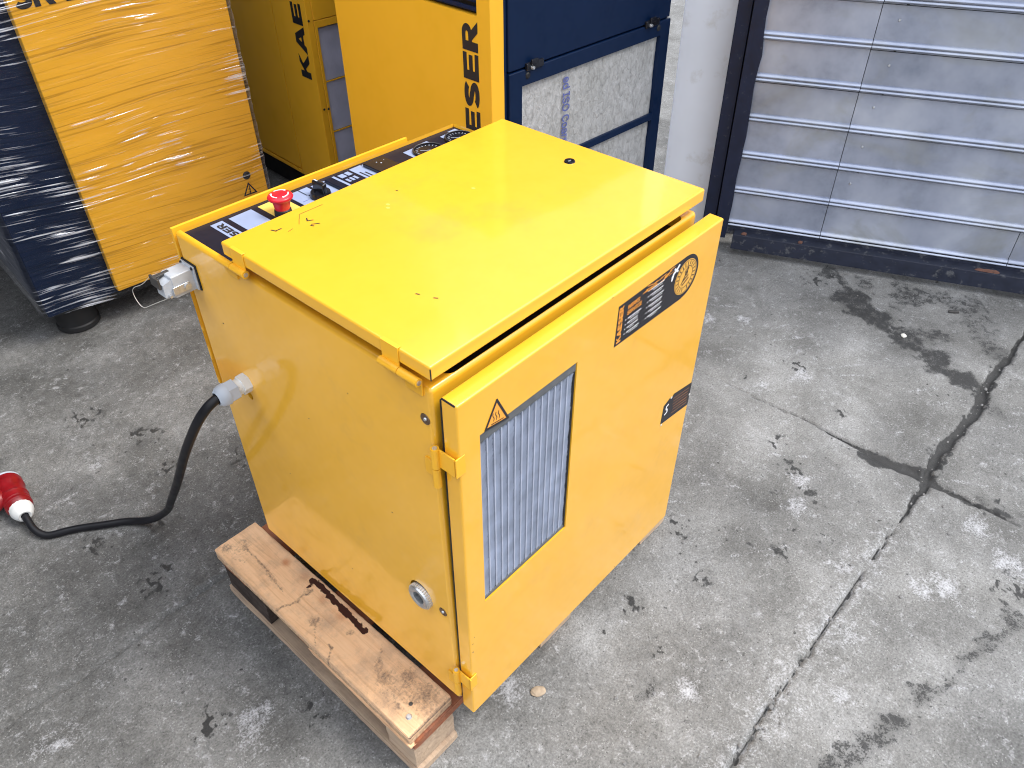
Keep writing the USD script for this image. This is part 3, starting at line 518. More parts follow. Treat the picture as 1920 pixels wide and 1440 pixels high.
def pallet():
    Zp = .144
    r = thing('pallet', 'short wooden pallet with a knotty front plank under the yellow compressor', 'pallet')
    def add(name, t, m, R=None, G=None, B=None, label=None):
        k = len(t.vertices); z = np.zeros(k)
        return part(r, name, t, m, smooth=(True if k > 9000 else False), mask=np.c_[z if R is None else R, z if G is None else G, z if B is None else B], label=label)
    # the near board, with bark streak, knots, cracks and grime where the photograph has them
    t = plank(-.105, -.004, .056, .656, Zp - .024, Zp, 3, res=.0032)
    v = np.asarray(t.vertices); P = v[:, :2]; topm = (v[:, 2] > Zp - .006)
    w = np.c_[meshkit.fbm(v * 45, 4, 51), meshkit.fbm(v * 45 + 9, 4, 52)] - .5; Q = P + .010 * w + .006 * (np.c_[meshkit.fbm(v * 160, 3, 53), meshkit.fbm(v * 160 + 9, 3, 54)] - .5)
    R = .75 * (1 - sm(.35, 1., segdist(Q, [(-.017, .440), (-.013, .42), (-.0165, .372), (-.019, .32), (-.0215, .272)]) / .0090 + .8 * (meshkit.fbm(v * 220, 3, 57) - .5))) * topm
    R = np.maximum(R, .55 * (1 - sm(.2, 1., segdist(Q, [(-.030, .432), (-.014, .436)]) / .007)) * topm)
    G = np.zeros(len(v))
    for pts, wd, s in (([(-.104, .44), (-.074, .424), (-.03, .42)], .0035, .9), ([(-.062, .424), (-.035, .424)], .008, .65), ([(-.057, .622), (-.061, .53), (-.070, .462)], .003, .75), ([(-.060, .55), (-.068, .47)], .006, .5),
                       ([(-.073, .356), (-.103, .318)], .002, .8), ([(-.084, .30), (-.087, .29), (-.107, .276)], .0028, .95), ([(-.02, .225), (-.03, .215)], .004, .6), ([(-.05, .63), (-.062, .61)], .006, .7),
                       ([(-.042, .205), (-.06, .19), (-.05, .165)], .010, .55), ([(-.088, .60), (-.08, .58)], .004, .5)):
        G = np.maximum(G, .62 * s * (1 - sm(.05, 1., segdist(Q, pts) / (wd * 1.5))))
    for c, rd, s in (((-.070, .361), .020, .48), ((-.028, .093), .040, .46), ((-.030, .14), .030, .50), ((-.06, .17), .03, .46), ((-.05, .10), .03, .42), ((-.085, .64), .02, .5), ((-.04, .29), .012, .45), ((-.08, .115), .015, .5), ((-.05, .13), .09, .26), ((-.04, .08), .06, .3), ((-.07, .62), .05, .25)):
        G = np.maximum(G, s * (1 - sm(.1, 1., np.hypot(*(Q - c).T) / rd)))
    G = np.maximum(G, .55 * sm(.006, .0, np.abs(P[:, 1] - .056)) * topm); G = np.maximum(G, .40 * sm(Zp - .004, Zp - .014, v[:, 2]))
    B = np.zeros(len(v))
    for c, rd, s in (((-.023, .516), .015, .9), ((-.010, .33), .03, .55), ((-.030, .39), .014, .5), ((-.033, .35), .010, .35), ((-.03, .33), .02, .5), ((-.02, .46), .02, .3)):
        B = np.maximum(B, s * (1 - sm(.1, 1., np.hypot(*(Q - c).T) / rd)))
    p = add('plank', t, 'wood_pale', R, G, B, label='sawn plank with a long dark bark streak')
    part(p, 'screw', lathe([(0, .003), (.004, .0028), (.0062, 0)], (-.079, .085, Zp + .0006), (0, 0, 1), 20), 'zinc')
    part(p, 'nail', lathe([(0, .0012), (.003, .001), (.004, 0)], (-.061, .100, Zp + .0004), (0, 0, 1), 12), 'steel_dark')
    # splintered strip along its outer foot
    add('splinter', plank(-.108, -.085, .052, .34, Zp - .029, Zp - .0245, 14, amp=.003), 'wood_pale')
    for k, x in enumerate((.10, .255, .43, .60)):
        add('plank', plank(x, x + .095, .056, .656, Zp - .0235, Zp, 30 + k, res=.02), 'wood_grey')
    for k, (y, wd) in enumerate(((.052, .1), (.30, .1), (.555, .1))):
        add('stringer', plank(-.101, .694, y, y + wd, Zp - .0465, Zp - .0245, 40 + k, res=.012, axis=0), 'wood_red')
    for i, x in enumerate((-.100, .245, .597)):
        for j, y in enumerate((.056, .30, .50)):
            if i == 0 and j == 1: continue
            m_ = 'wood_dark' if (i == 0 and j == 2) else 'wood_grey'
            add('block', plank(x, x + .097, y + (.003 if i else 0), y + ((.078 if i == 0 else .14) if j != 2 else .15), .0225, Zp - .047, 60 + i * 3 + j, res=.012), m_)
    for k, x in enumerate((-.103, .242, .596)):
        add('runner', plank(x, x + .1, .050 if k == 0 else .055, .656, 0.001, .022, 80 + k, res=.012), 'wood_grey')
pallet()

# ------------------------------------------------------------------ the compressor
def compressor():
    z0 = .144
    r = thing('air_compressor', 'small yellow compressor cabinet on a wooden pallet, lid and radiator door facing the camera', 'compressor', (0, 0, z0))
    # body
    pts = [(-.002, .036), (.583, .036), (.583, .584), (-.002, .609)]; rr = .0075; sp = SPH * rr
    body = trimesh.convex.convex_hull(np.vstack([sp + [x + (rr if x < .3 else -rr), y + (rr if y < .3 else -rr), z] for x, y in pts for z in (.012 + rr, .723 - rr)]))
    lidhole = ex(sbox(.030, .0405, .552, .452).buffer(-.014).buffer(.014), .2); lidhole.apply_translation([0, 0, .60])
    dh = onto(ex(sbox(.026, .060, .556, .694).buffer(-.03).buffer(.03), .15), (0, .15, 0), *FRONT)
    pp = ex(Polygon([(.0065, .464), (.5785, .464), (.5785, .5805), (.0065, .6055)]), .05); pp.apply_translation([0, 0, .7125])
    hole = lathe([(0, 0), (.008, 0), (.008, .03), (0, .03)], (-.012, .508, .444), (1, 0, 0), 20)
    drain = lathe([(0, 0), (.0245, 0), (.0245, .03), (0, .03)], (-.012, .106, .260), (1, 0, 0), 32)
    b = cut(body, lidhole, dh, pp, hole, drain)
    part(r, 'cabinet', b, 'yellow_paint', smooth=40)
    part(r, 'lid_seal', bx(.029, .553, .0410, .453, .685, .699), 'black'); part(r, 'door_seal', bx(.024, .558, .046, .052, .056, .698), 'black')
    part(r, 'hole_liner', lathe([(0, .001), (.0076, .001), (.0078, .0)], (.006, .508, .444), (-1, 0, 0), 16), 'black')
    for x, y in ((.06, .09), (.48, .09), (.06, .50), (.48, .50)): part(r, 'foot', rb(x, x + .05, y, y + .06, .0005, .0125, .002), 'rubber')
    # lid
    lid = part(r, 'lid', rb(-.0055, .583, .029, .456, .7425, .764, .0032, True), 'yellow_paint', smooth=40)
    part(lid, 'lock', lathe([(0, .0008), (.0045, .0008), (.0050, .0022), (.0085, .0022), (.0095, .0)], (.52, .248, .764), (0, 0, 1), 28), 'black_gloss')
    part(lid, 'lock_slot', rb(.517, .523, .2470, .2490, .7648, .7660, .0004), 'zinc')
    part(lid, 'corner_gap', bx(-.0052, -.0040, .0288, .0298, .7435, .7605), 'black')
    # rub marks: thin black scratches and chips in the paint
    for a in ([(.061, .428), (.064, .420)], [(.064, .421), (.073, .421)], [(.0745, .406), (.084, .408)], [(.098, .412), (.107, .424), (.117, .436)], [(.117, .436), (.158, .435)], [(.116, .418), (.112, .411), (.119, .407)], [(.110, .398), (.119, .392)], [(.107, .396), (.109, .392)], [(.087, .151), (.0885, .147)], [(.0955, .127), (.098, .123)], [(.262, .385), (.2635, .384)]):
        w = .0003 if math.dist(a[0], a[-1]) > .02 or a[0][0] == .0745 else .0010
        part(lid, 'scratch', onto(ex(LineString(a).buffer(w), .00025), (0, 0, .7641), *TOP), 'print_black')
    for c in ((.215, .352), (.222, .360), (.345, .30)):
        part(lid, 'stain', onto(ex(Point(c).buffer(.004).intersection(Point(c[0] + .003, c[1] + .001).buffer(.004)), .0002), (0, 0, .7641), *TOP), 'label_yellow')
    # lid hinges on the left
    for y0_, y1_, ff in ((.398, .466, 1), (.046, .114, 0)):
        ya, yb = y0_ + .002, y0_ + .032; yc, yd = y0_ + .036, y1_ - .001
        (b0, b1), (l0, l1) = ((yc, yd), (ya, yb)) if ff else ((ya, yb), (yc, yd))
        h = part(r, 'hinge', cat([cyl((-.0095, y0_, .7345), (-.0095, y0_ + .033, .7345), .0058), cyl((-.0095, y0_ + .0342, .7345), (-.0095, y1_, .7345), .0058)]), 'yellow_paint_plain', smooth=40)
        part(h, 'leaf', rb(-.0048, -.0022, b0, b1, .709, .733, .001), 'yellow_paint_plain'); part(h, 'leaf', cat([rb(-.0072, -.0056, l0, l1, .736, .7652, .0007), rb(-.0072, -.0010, l0, l1, .7642, .7656, .0006)]), 'yellow_paint_plain')
        part(h, 'pin', cyl((-.0095, y0_ - .0008, .7345), (-.0095, y0_, .7345), .0034), 'zinc'); part(h, 'pin', cyl((-.0095, y1_, .7345), (-.0095, y1_ + .0008, .7345), .0034), 'zinc')
    # door
    wn = bx(.0369, .2307, -.05, .06, .2947, .6487)
    th = trimesh.transformations.rotation_matrix(.014, [1, 0, 0], [0, 0, .36])
    def D(t): t = tri(t) if not isinstance(t, trimesh.Trimesh) else t.copy(); t.apply_transform(th); return t
    shell = cut(rb(0, .5958, 0, .0266, 0, .72, .003, True), wn, bx(.0015, .5943, .0015, .03, .0015, .7185) ^ bx(0, 0, 0, 0, 0, 0) if False else wn)
    part(r, 'door_gasket', D(bx(.004, .580, .0272, .0325, .02, .7105)), 'black')
    door = part(r, 'door', D(shell), 'yellow_paint', smooth=40)
    part(door, 'corner_gap', D(bx(-.0004, .0008, .003, .0245, .7178, .7204)), 'black')
    rad = part(door, 'radiator', D(bx(.030, .238, .030, .034, .288, .656)), 'fin_dark', smooth=False)
    part(rad, 'sealing_strip', D(rb(.0372, .2304, .0012, .020, .632, .6484, .002)), 'seal_tape')
    part(rad, 'sealing_strip', D(rb(.0372, .2304, .002, .020, .2952, .3035, .002)), 'seal_tape')
    part(rad, 'sealing_strip', D(rb(.2265, .2304, .002, .020, .2952, .6484, .001)), 'black')
    ncol = 14; cw = (.2265 - .0372) / ncol
    for k in range(ncol):
        x0 = .0372 + k * cw; xa, xb = x0 + .0036, x0 + cw - .0012
        part(rad, 'tube', D(rb(x0 + .0002, x0 + .0026, .0020, .02, .304, .632, .0008)), 'tube_metal')
        nf = 62; zz = np.linspace(.304, .632, nf * 2 + 1); yy = np.where(np.arange(nf * 2 + 1) % 2 == 0, .0024, .0150) + rng.normal(0, .0004, nf * 2 + 1)
        tilt = .0042
        v = np.vstack([np.c_[np.full(len(zz), xa), yy, zz - tilt], np.c_[np.full(len(zz), xb), yy, zz + tilt]]); n_ = len(zz)
        f = [[j, n_ + j, n_ + j + 1, j + 1] for j in range(n_ - 1)]
        part(rad, 'fin_strip', D(trimesh.Trimesh(v, np.array(f)[:, [0, 1, 2]].tolist() + np.array(f)[:, [0, 2, 3]].tolist(), process=False)), 'fin_metal', smooth=False)
    # door hinges
    for za, zb in ((.570, .637), (.055, .124)):
        c = np.array([-.0085, .0305]); zm = (za + zb) / 2
        h = part(r, 'hinge', cat([cyl((*c, za), (*c, zm - .0006), .0058), cyl((*c, zm + .0006), (*c, zb), .0058)]), 'yellow_paint_plain', smooth=40)
        part(h, 'leaf', cat([rb(-.0045, -.0020, .034, .057, za + .005, zm - .001, .001), rb(-.0075, -.0015, .034, .037, za + .005, zm - .001, .0008)]), 'yellow_paint_plain')
        lf = cat([rb(-.0065, -.0040, -.001, .031, zm + .001, zb - .001, .001), rb(-.0065, .010, -.0045 if zm > .36 else .001, -.0020 if zm > .36 else .0032, zm + .001, zb - .001, .001)]); part(h, 'leaf', lf, 'yellow_paint_plain')
        part(h, 'pin', cyl((*c, zb), (*c, zb + .001), .0032), 'zinc')
    for x, z, q in ((.0065, .213, .0008), (.0060, .190, .0011), (.0105, .228, .0006), (.302, .7185, .0008), (.41, .006, .001)):
        part(door, 'paint_chip', D(onto(ex(Point(x, z).buffer(q).union(Point(x + q, z + .5 * q).buffer(.6 * q)), .00025), (0, 0, 0), *FRONT)), 'steel_dark')
    for y, z, q in ((.53, .585, .0012), (.33, .50, .0008), (.21, .62, .0007), (.44, .30, .0008), (.15, .42, .0009), (.30, .15, .0008)):
        part(r, 'paint_chip', onto(ex(Point(0, 0).buffer(q).union(Point(q, .6 * q).buffer(.7 * q)), .00025), (-.0021, y, z), *SIDE), 'steel_dark')
    # stickers on the door
    warn = lambda: None
    def DF(t, O): return D(onto(t, O, *FRONT))
    tw = Polygon([(.046, .650), (.089, .643), (.068, .688)])
    s = part(door, 'warning_sign', DF(ex(tw.buffer(.001), .0003), (0, 0, 0)), 'label_orange')
    part(s, 'border', DF(ex(tw.buffer(.0012).difference(tw.buffer(-.0022)), .0003), (0, -.0003, 0)), 'print_black')
    sy = unary_union([LineString([(.0615 + dx + .0012 * math.sin(q * 6), .656 - dx * .14 + .0125 * q) for q in np.linspace(0, 1, 12)]).buffer(.0005) for dx in (0, .005, .010)] + [LineString([(.0575, .6525), (.0795, .6492)]).buffer(.0006)])
    part(s, 'symbol', DF(ex(sy, .0003), (0, -.0003, 0)), 'print_black')
    outline = unary_union([Polygon([(.320, .694), (.497, .6965), (.497, .618), (.318, .623)]), Point(.497, .6575).buffer(.0385)])
    s = part(door, 'service_sticker', DF(ex(outline, .0003), (0, 0, 0)), 'print_black')
    part(s, 'lettering', DF(onto(heavy('KAESER', .0105, .064, d=.0002), (.3325, .6265, 0), (0, 1, 0), (-1, 0, 0)), (0, -.0003, 0)), 'print_orange')
    part(s, 'lettering', DF(onto(text('WERKS', .0068, .030, d=.0002), (.343, .677, 0), (1, .02, 0), (0, 1, 0)), (0, -.0003, 0)), 'print_orange')
    part(s, 'lettering', DF(onto(text('SERVICE', .0068, .036, d=.0002), (.343, .667, 0), (1, .02, 0), (0, 1, 0)), (0, -.0003, 0)), 'print_orange')
    rowsA = [(.340, .6595 - .0085 * k, .028 + .008 * rng.random()) for k in range(4)]; rowsB = [(.394, .682 - .0098 * k, .034 + .012 * rng.random()) for k in range(6)]
    for x, z, w in rowsA + rowsB:
        segs_ = [sbox(x, z, x + .0018, z + .0016)]; xx_ = x + .006
        while xx_ < x + w:
            l = rng.uniform(.003, .009); segs_.append(sbox(xx_, z + .0002, xx_ + l, z + .0017)); xx_ += l + .0012
        xx_ = x + .012
        while xx_ < x + w - .004:
            l = rng.uniform(.002, .006); segs_.append(sbox(xx_, z - .0030, xx_ + l, z - .0022)); xx_ += l + .001
        part(s, 'print_line', DF(ex(unary_union(segs_), .0002), (0, -.0003, 0)), 'print_white')
    # scuffed band and torn spot along the top
    for k in range(26):
        x = rng.uniform(.372, .452); z = .6935 - rng.uniform(0, .010); part(s, 'scuff', DF(ex(LineString([(x, z), (x + rng.uniform(.004, .016), z + rng.normal(0, .0012))]).buffer(rng.uniform(.0003, .0009)), .0001), (0, -.0003, 0)), 'print_orange')
    tear = unary_union([Point(.459, .676).buffer(.003), LineString([(.458, .671), (.461, .681), (.468, .684), (.474, .690)]).buffer(.0022), LineString([(.463, .688), (.472, .681)]).buffer(.0018)]); part(s, 'tear', DF(ex(tear, .0003), (0, -.0004, 0)), 'print_white')
    e = part(s, 'seal', DF(ex(Point(.4995, .6575).buffer(.0305), .0002), (0, -.0003, 0)), 'print_yellow')
    part(e, 'ring', DF(cat([ring((.4995, .6575), .0185, .0195, .0002), ring((.4995, .6575), .0285, .0292, .0002)]), (0, -.0005, 0)), 'print_black')
    marks = [LineString([(.4995 + rad_ * math.cos(a), .6575 + rad_ * math.sin(a)) for rad_ in (.0215, .0262)]).buffer(.0009) for a in np.linspace(0, 2 * math.pi, 22)[:-1] if rng.random() > .1]
    emb = unary_union([LineString([(.489, .648), (.505, .672)]).buffer(.0011), LineString([(.493, .645), (.508, .652)]).buffer(.0013), LineString([(.492, .652), (.506, .658)]).buffer(.0013), Point(.5005, .664).buffer(.004).difference(Point(.5005, .664).buffer(.0022)), LineString([(.495, .668), (.5035, .674)]).buffer(.001)])
    part(e, 'emblem', DF(ex(unary_union(marks + [emb]), .0002), (0, -.0005, 0)), 'print_black')
    o2 = Polygon([(.500, .341), (.502, .383), (.520, .391), (.526, .386), (.532, .393), (.5950, .381), (.5945, .326), (.506, .3385)])
    s = part(door, 'maker_sticker', DF(ex(o2, .0003), (0, 0, 0)), 'print_black')
    part(s, 'logo', DF(ex(unary_union([LineString([(.518, .377), (.512, .3755), (.512, .369), (.5165, .366), (.5165, .3595), (.510, .3575)]).buffer(.0016)]), .0002), (0, -.0003, 0)), 'print_white')
    for k in range(6):
        x0_ = .533 + rng.uniform(0, .004); zz_ = .381 - k * .0072
        part(s, 'print_line', DF(ex(Polygon([(x0_, zz_ - .0), (.588 - rng.uniform(0, .01), zz_ - .0085), (.588, zz_ - .0079), (x0_, zz_ + .0006)]), .0002), (0, -.0003, 0)), 'print_dull')
    for c in ((.525, .389), (.5035, .3365), (.594, .352)): part(s, 'tear', DF(ex(Point(c).buffer(.0026), .0002), (0, -.0004, 0)), 'dust_white')
    # side: screws, drain port, glands
    for y, z in ((.050, .670), (.056, .257)):
        q = part(r, 'side_screw', lathe([(0, .0002), (.0035, .0002), (.0055, .0012), (.0078, .001), (.0085, 0)], (-.002, y, z), (-1, 0, 0), 24), 'brass_screw'); part(q, 'screw_core', lathe([(0, .0025), (.0022, .0018), (.003, 0)], (-.0022, y, z), (-1, 0, 0), 12), 'zinc')
    q = part(r, 'drain_port', lathe([(.012, -.020), (.012, .0085), (.0165, .0105), (.0215, .0095), (.0232, .006), (.0232, -.012)], (-.002, .1035, .2575), (-1, 0, 0), 40), 'zinc', smooth=40)
    part(q, 'bore', lathe([(0, 0), (.0122, 0), (.0122, .002), (0, .002)], (.013, .1035, .2575), (-1, 0, 0), 24), 'steel_dark')
    part(q, 'knurl', cat([rb(-.009, -.001, .1035 + .0233 * math.cos(a) - .0009, .1035 + .0233 * math.cos(a) + .0009, .2575 + .0233 * math.sin(a) - .0009, .2575 + .0233 * math.sin(a) + .0009, .0004) for a in np.linspace(0, 2 * math.pi, 36)[:-1]]), 'zinc')
    # cable gland on the side panel
    g = part(r, 'cable_gland', cat([trimesh.convex.convex_hull(np.array([(x, .505 + .0175 * math.cos(a), .4765 + .0175 * math.sin(a)) for x in (-.016, -.002) for a in np.linspace(0, 2 * math.pi, 7)[:-1]])), lathe([(0, .012), (.0142, .012), (.0142, .026), (0, .026)], (-.002, .505, .4765), (-1, 0, 0), 32)]), 'white_plastic', smooth=30)
    nut = trimesh.convex.convex_hull(np.array([(x, .505 + rad_ * math.cos(a), .4765 + rad_ * math.sin(a)) for x, rad_ in ((-.026, .0195), (-.044, .0195)) for a in np.linspace(0.3, 2 * math.pi + .3, 7)[:-1]]))
    part(g, 'gland_nut', cat([nut, lathe([(0, .040), (.0190, .040), (.0190, .046), (.0170, .053), (.0125, .058), (.0110, .0585)], (-.002, .505, .4765), (-1, 0, 0), 32)]), 'grey_plastic', smooth=30)
    # plug-in connector at the upper rear edge
    c = part(r, 'connector', rb(-.044, -.004, .573, .604, .634, .672, .003), 'cast_grey')
    part(c, 'gasket', rb(-.0045, -.0005, .567, .609, .631, .677, .004), 'black'); part(c, 'flange', rb(-.0075, -.0042, .569, .607, .633, .675, .004), 'cast_grey')
    part(c, 'cover', trimesh.convex.convex_hull(np.array([(-.043, .574, .636), (-.043, .603, .636), (-.043, .574, .668), (-.043, .603, .668), (-.058, .577, .640), (-.058, .600, .640), (-.057, .577, .662), (-.057, .600, .662)])), 'cast_grey')
    part(c, 'lever', cat([rb(-.046, -.018, .5705, .5728, .641, .655, .002), cyl((-.022, .568, .648), (-.022, .574, .648), .0055), cyl((-.052, .569, .643), (-.052, .610, .643), .0022)]), 'zinc', smooth=40)
    part(c, 'lever', cat([rb(-.060, -.034, .592, .600, .669, .6725, .001), rb(-.062, -.058, .580, .606, .655, .673, .001)]), 'steel_dark')
    for y in (.5725, .6035): part(c, 'screw', lathe([(0, .002), (.002, .002), (.003, 0)], (-.0075, y, .6720), (-1, 0, 0), 12), 'black')
    wire = spline([(-.052, .606, .668), (-.050, .63, .655), (-.05, .691, .611), (-.05, .733, .570), (-.05, .725, .560), (-.05, .688, .570), (-.05, .62, .612), (-.05, .574, .640)], 70)
    part(c, 'seal_wire', tube(wire, .0005, 8), 'dust_white')
    # rear cover sheet with slots, standing a little off the body
    rc = Polygon([(-.002, .6135), (.470, .5940), (.470, .6000), (-.002, .6195)])
    cov = ex(rc, .312); cov.apply_translation([0, 0, .412])
    part(r, 'rear_cover', cut(cov, bx(-.01, .0, .607, .630, .0, .0) if False else bx(-.02, .012, .6145, .6190, .535, .640), bx(-.02, .012, .6145, .6190, .495, .528), bx(-.02, .012, .6145, .6190, .425, .465)), 'yellow_paint_plain', smooth=30)
    # control panel
    Zc = .7155
    cp = part(r, 'control_panel', ex(Polygon([(.007, .4645), (.578, .4645), (.578, .580), (.007, .605)]), .003), 'panel_navy'); 
    stage.GetPrimAtPath(cp).GetAttribute('points').Set(Vt.Vec3fArray.FromNumpy((np.array(stage.GetPrimAtPath(cp).GetAttribute('points').Get()) + [0, 0, Zc - .003]).astype(np.float32)))
    def lab(poly, m_, name='label', up=0., h=.0004): return part(cp, name, onto(ex(poly, h), (0, 0, Zc + up), *TOP), m_)
    nb = lab(sbox(.050, .468, .0715, .592), 'label_grey', 'name_label'); part(nb, 'lettering', onto(heavy('KAESER', .0128, .112, d=.0002), (.0672, .473, Zc + .0004), (0, 1, 0), (-1, 0, 0)), 'print_black')
    lab(sbox(.082, .50, .124, .590), 'label_grey'); lab(sbox(.136, .49, .182, .589), 'label_yellow', 'stop_label')
    lab(sbox(.190, .49, .215, .586), 'label_grey'); lab(sbox(.213, .560, .232, .586), 'label_grey'); lab(sbox(.195, .5455, .206, .5467), 'print_blue', 'print_line', .0004, .0002)
    lab(sbox(.238, .49, .262, .583), 'label_grey'); lab(sbox(.256, .5785, .318, .582), 'label_grey'); lab(sbox(.313, .49, .3165, .580), 'label_grey')
    lab(sbox(.322, .49, .348, .584), 'label_grey'); lab(sbox(.346, .579, .398, .582), 'label_grey'); lab(sbox(.393, .49, .3975, .582), 'label_grey')
    for k, x in enumerate((.327, .334)): lab(sbox(x, .50, x + .003, .562 - k * .006), 'print_black', 'print_line', .0004, .0002)
    for x in (.430, .524): lab(Polygon([(x, .50), (x + .030, .50), (x + .030, .5655), (x + .003, .5655)]), 'label_grey')
    lab(Polygon([(.478, .57), (.496, .57), (.496, .55)]), 'label_grey'); lab(Polygon([(.552, .571), (.572, .571), (.572, .545)]), 'label_grey')
    es = part(cp, 'emergency_stop', lathe([(0, .036), (.013, .0355), (.0190, .0335), (.0205, .031), (.0195, .028), (.0150, .026), (.0142, .024), (.0120, .010), (0, .010)], (.150, .537, Zc), (0, 0, 1), 48), 'red_plastic', smooth=50)
    part(es, 'collar', lathe([(.0, .0), (.0145, .0), (.0135, .009), (.0115, .011), (0, .011)], (.150, .537, Zc), (0, 0, 1), 32), 'black')
    for a0 in (20, 140, 260):
        arc = [(.150 + .0135 * math.cos(math.radians(a0 + t_)), .537 + .0135 * math.sin(math.radians(a0 + t_))) for t_ in np.linspace(0, 75, 14)]
        part(es, 'arrow_mark', onto(ex(unary_union([LineString(arc).buffer(.0009), Point(arc[0]).buffer(.0018)]), .0012), (0, 0, Zc + .0346), *TOP), 'print_white')
    kb = part(cp, 'rotary_switch', lathe([(0, .010), (.0165, .009), (.0185, 0)], (.228, .541, Zc), (0, 0, 1), 32), 'black_gloss', smooth=40)
    part(kb, 'handle', rb(.2235, .2325, .526, .556, Zc + .008, Zc + .026, .003), 'black_gloss'); part(kb, 'pointer', rb(.227, .229, .545, .554, Zc + .0258, Zc + .0266, .0003), 'print_white')
    kp = part(cp, 'hour_meter', rb(.262, .312, .490, .576, Zc, Zc + .006, .002), 'panel_navy')
    for q in ((.276, .281, .50, .573), (.286, .297, .556, .570), (.300, .309, .556, .570)): part(kp, 'key', onto(ex(sbox(q[0], q[2], q[1], q[3]), .0003), (0, 0, Zc + .006), *TOP), 'label_grey')
    for x in (.286, .294, .302): part(kp, 'key', onto(ex(sbox(x, .536, x + .005, .549), .0003), (0, 0, Zc + .006), *TOP), 'label_grey')
    dp = part(cp, 'display', rb(.346, .391, .490, .5745, Zc, Zc + .0065, .002), 'black_gloss')
    for c_ in ((.366, .560, .0012), (.370, .552, .0016), (.381, .558, .0008)): part(dp, 'lamp_dot', onto(ex(Point(c_[:2]).buffer(c_[2]), .0003), (0, 0, Zc + .0065), *TOP), 'print_grey')
    for cx_, cy_, R_ in ((.4685, .5335, .031), (.5460, .5325, .029)):
        gq = part(cp, 'gauge', lathe([(0, .002), (R_ - .004, .002), (R_ - .0035, .0045), (R_ - .001, .0045), (R_, .003), (R_, 0)], (cx_, cy_, Zc), (0, 0, 1), 48), 'black_gloss', smooth=40)
        tk = [LineString([(cx_ + q_ * math.cos(a), cy_ + q_ * math.sin(a)) for q_ in (R_ - .010, R_ - .007)]).buffer(.0005) for a in np.radians(np.linspace(-40, 220, 16))]
        part(gq, 'scale', onto(ex(unary_union(tk), .0002), (0, 0, Zc + .0022), *TOP), 'print_grey')
        part(gq, 'needle', onto(ex(LineString([(cx_ + .004, cy_ - .004), (cx_ - .012, cy_ + .010)]).buffer(.0006), .0003), (0, 0, Zc + .0026), *TOP), 'print_grey')
        part(gq, 'bezel', lathe([(R_ - .0030, .0045), (R_ - .0022, .0052), (R_ - .0014, .0046)], (cx_, cy_, Zc), (0, 0, 1), 48), 'steel_dark', smooth=40)
compressor()

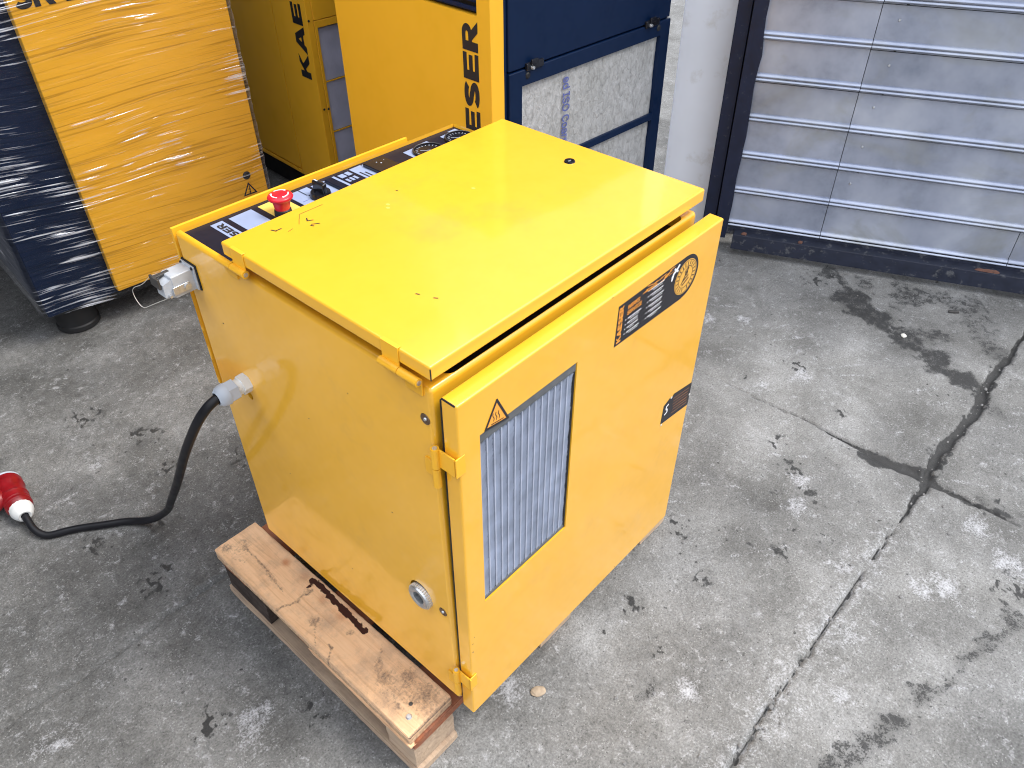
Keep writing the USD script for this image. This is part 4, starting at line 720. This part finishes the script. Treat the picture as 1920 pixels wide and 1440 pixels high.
# ------------------------------------------------------------------ power cable and plug lying on the yard
def cable():
    r = thing('power_cable', 'thick black cable hanging from the compressor side with a red industrial plug', 'cable')
    z = .144; g = .0092
    pts = [(-.050, .505, .6205), (-.062, .505, .620), (-.074, .5055, .616), (-.088, .512, .601), (-.102, .535, .560), (-.112, .575, .495), (-.115, .630, .412), (-.114, .705, .307), (-.108, .800, .186), (-.103, .868, .104), (-.109, .914, .056), (-.121, .946, .028), (-.138, .976, .0138), (-.160, 1.004, .0095), (-.194, 1.030, g), (-.241, 1.066, g), (-.282, 1.090, g), (-.306, 1.106, g), (-.318, 1.130, .018), (-.318, 1.158, .027), (-.316, 1.178, .0325), (-.313, 1.196, .034)]
    part(r, 'cable', tube(spline(pts, 160), .0084, 18), 'cable_black', smooth=60)
    a = np.array([-.316, 1.178, .0335]); d = np.array([.10, .985, .02]); d /= np.linalg.norm(d)
    K_ = lambda pr: [(x * .86, y * .86) for x, y in pr]
    pl = part(r, 'plug', lathe(K_([(0, .030), (.029, .030), (.033, .036), (.0345, .042), (.0320, .044), (.0345, .046), (.0345, .054), (.0320, .056), (.0345, .058), (.0345, .075), (.0365, .078), (.0365, .084), (.0345, .087), (.0350, .115), (.039, .122), (.0395, .150), (.0375, .156), (0, .156)]), a, d, 40), 'red_plug', smooth=40)
    part(pl, 'cable_nut', lathe(K_([(.0105, -.004), (.016, -.006), (.0225, .0), (.0275, .012), (.0300, .018), (.0300, .034), (.028, .036)]), a, d, 16), 'white_plastic', smooth=30)
    part(pl, 'collar', lathe(K_([(.030, .152), (.0385, .153), (.0385, .160), (.033, .166), (0, .166)]), a, d, 40), 'grey_plastic', smooth=40)
    s = np.cross(d, [0, 0, 1]); s /= np.linalg.norm(s); fc = a + d * .082 - s * .034 + np.array([0, 0, .006])
    part(pl, 'flap', lathe(K_([(0, .012), (.026, .010), (.030, .004), (.030, -.006), (0, -.008)]), fc, -s * .8 + np.array([0, 0, .6]), 32), 'red_plug', smooth=40)
cable()

# ------------------------------------------------------------------ loose stones
def stone(c, r, seed, m_, flat=.45, elong=1.4, rot=0.):
    t = trimesh.creation.icosphere(3); v = np.asarray(t.vertices).copy(); n = meshkit.fbm(v * 1.7 + seed * 3.1, 3, seed)
    v *= (.75 + .5 * n)[:, None]; v *= [r * elong, r, r * flat]; cr, sr = math.cos(rot), math.sin(rot); v = np.c_[v[:, 0] * cr - v[:, 1] * sr, v[:, 0] * sr + v[:, 1] * cr, v[:, 2]]
    t.vertices = v + [c[0], c[1], r * flat * .62]; return t
tag(stage.GetPrimAtPath(part('/World', 'pebble', stone((.166, -.003), .0105, 3, 'pebble', .5, 1.45, -.6), 'pebble')), 'rounded tan pebble on the concrete below the door corner', 'pebble')
tag(stage.GetPrimAtPath(part('/World', 'pebble', stone((1.795, -.085), .008, 5, 'pebble', .5, 1.3, .6), 'dust_white')), 'pale pebble in the dark damp patch before the gate', 'pebble')
tag(stage.GetPrimAtPath(part('/World', 'metal_stub', onto(rb(-.016, .016, -.004, .004, .001, .009, .002), (2.02, -.155, 0), (.55, -.83, 0), (.83, .55, 0)), 'steel_dark')), 'short dark metal stub lying on the concrete before the gate beam', 'scrap')
bits = []
for k in range(380):
    if k < 150: c = F1[:2] + GU[:2] * rng.uniform(-.1, 1.1) + GN[:2] * abs(rng.normal(.02, .06))
    elif k < 260: c = np.array([rng.uniform(.3, 1.9), -.36 + rng.normal(0, .02)])
    else: c = np.array([rng.uniform(-.7, 2.2), rng.uniform(-.8, 1.6)])
    if -.12 < c[0] < .71 and .03 < c[1] < .67: continue
    t = trimesh.creation.icosphere(1); rr_ = abs(rng.normal(0, .0016)) + .0009; t.vertices *= rr_ * np.array([1.3, 1, .6]) * (.7 + .6 * rng.random((42, 1))); t.apply_translation([c[0], c[1], rr_ * .4]); bits.append(t)
tag(stage.GetPrimAtPath(part('/World', 'grit', cat(bits), 'pebble_grey')), 'fine grit and crumbs scattered over the concrete', 'grit', kind='stuff')
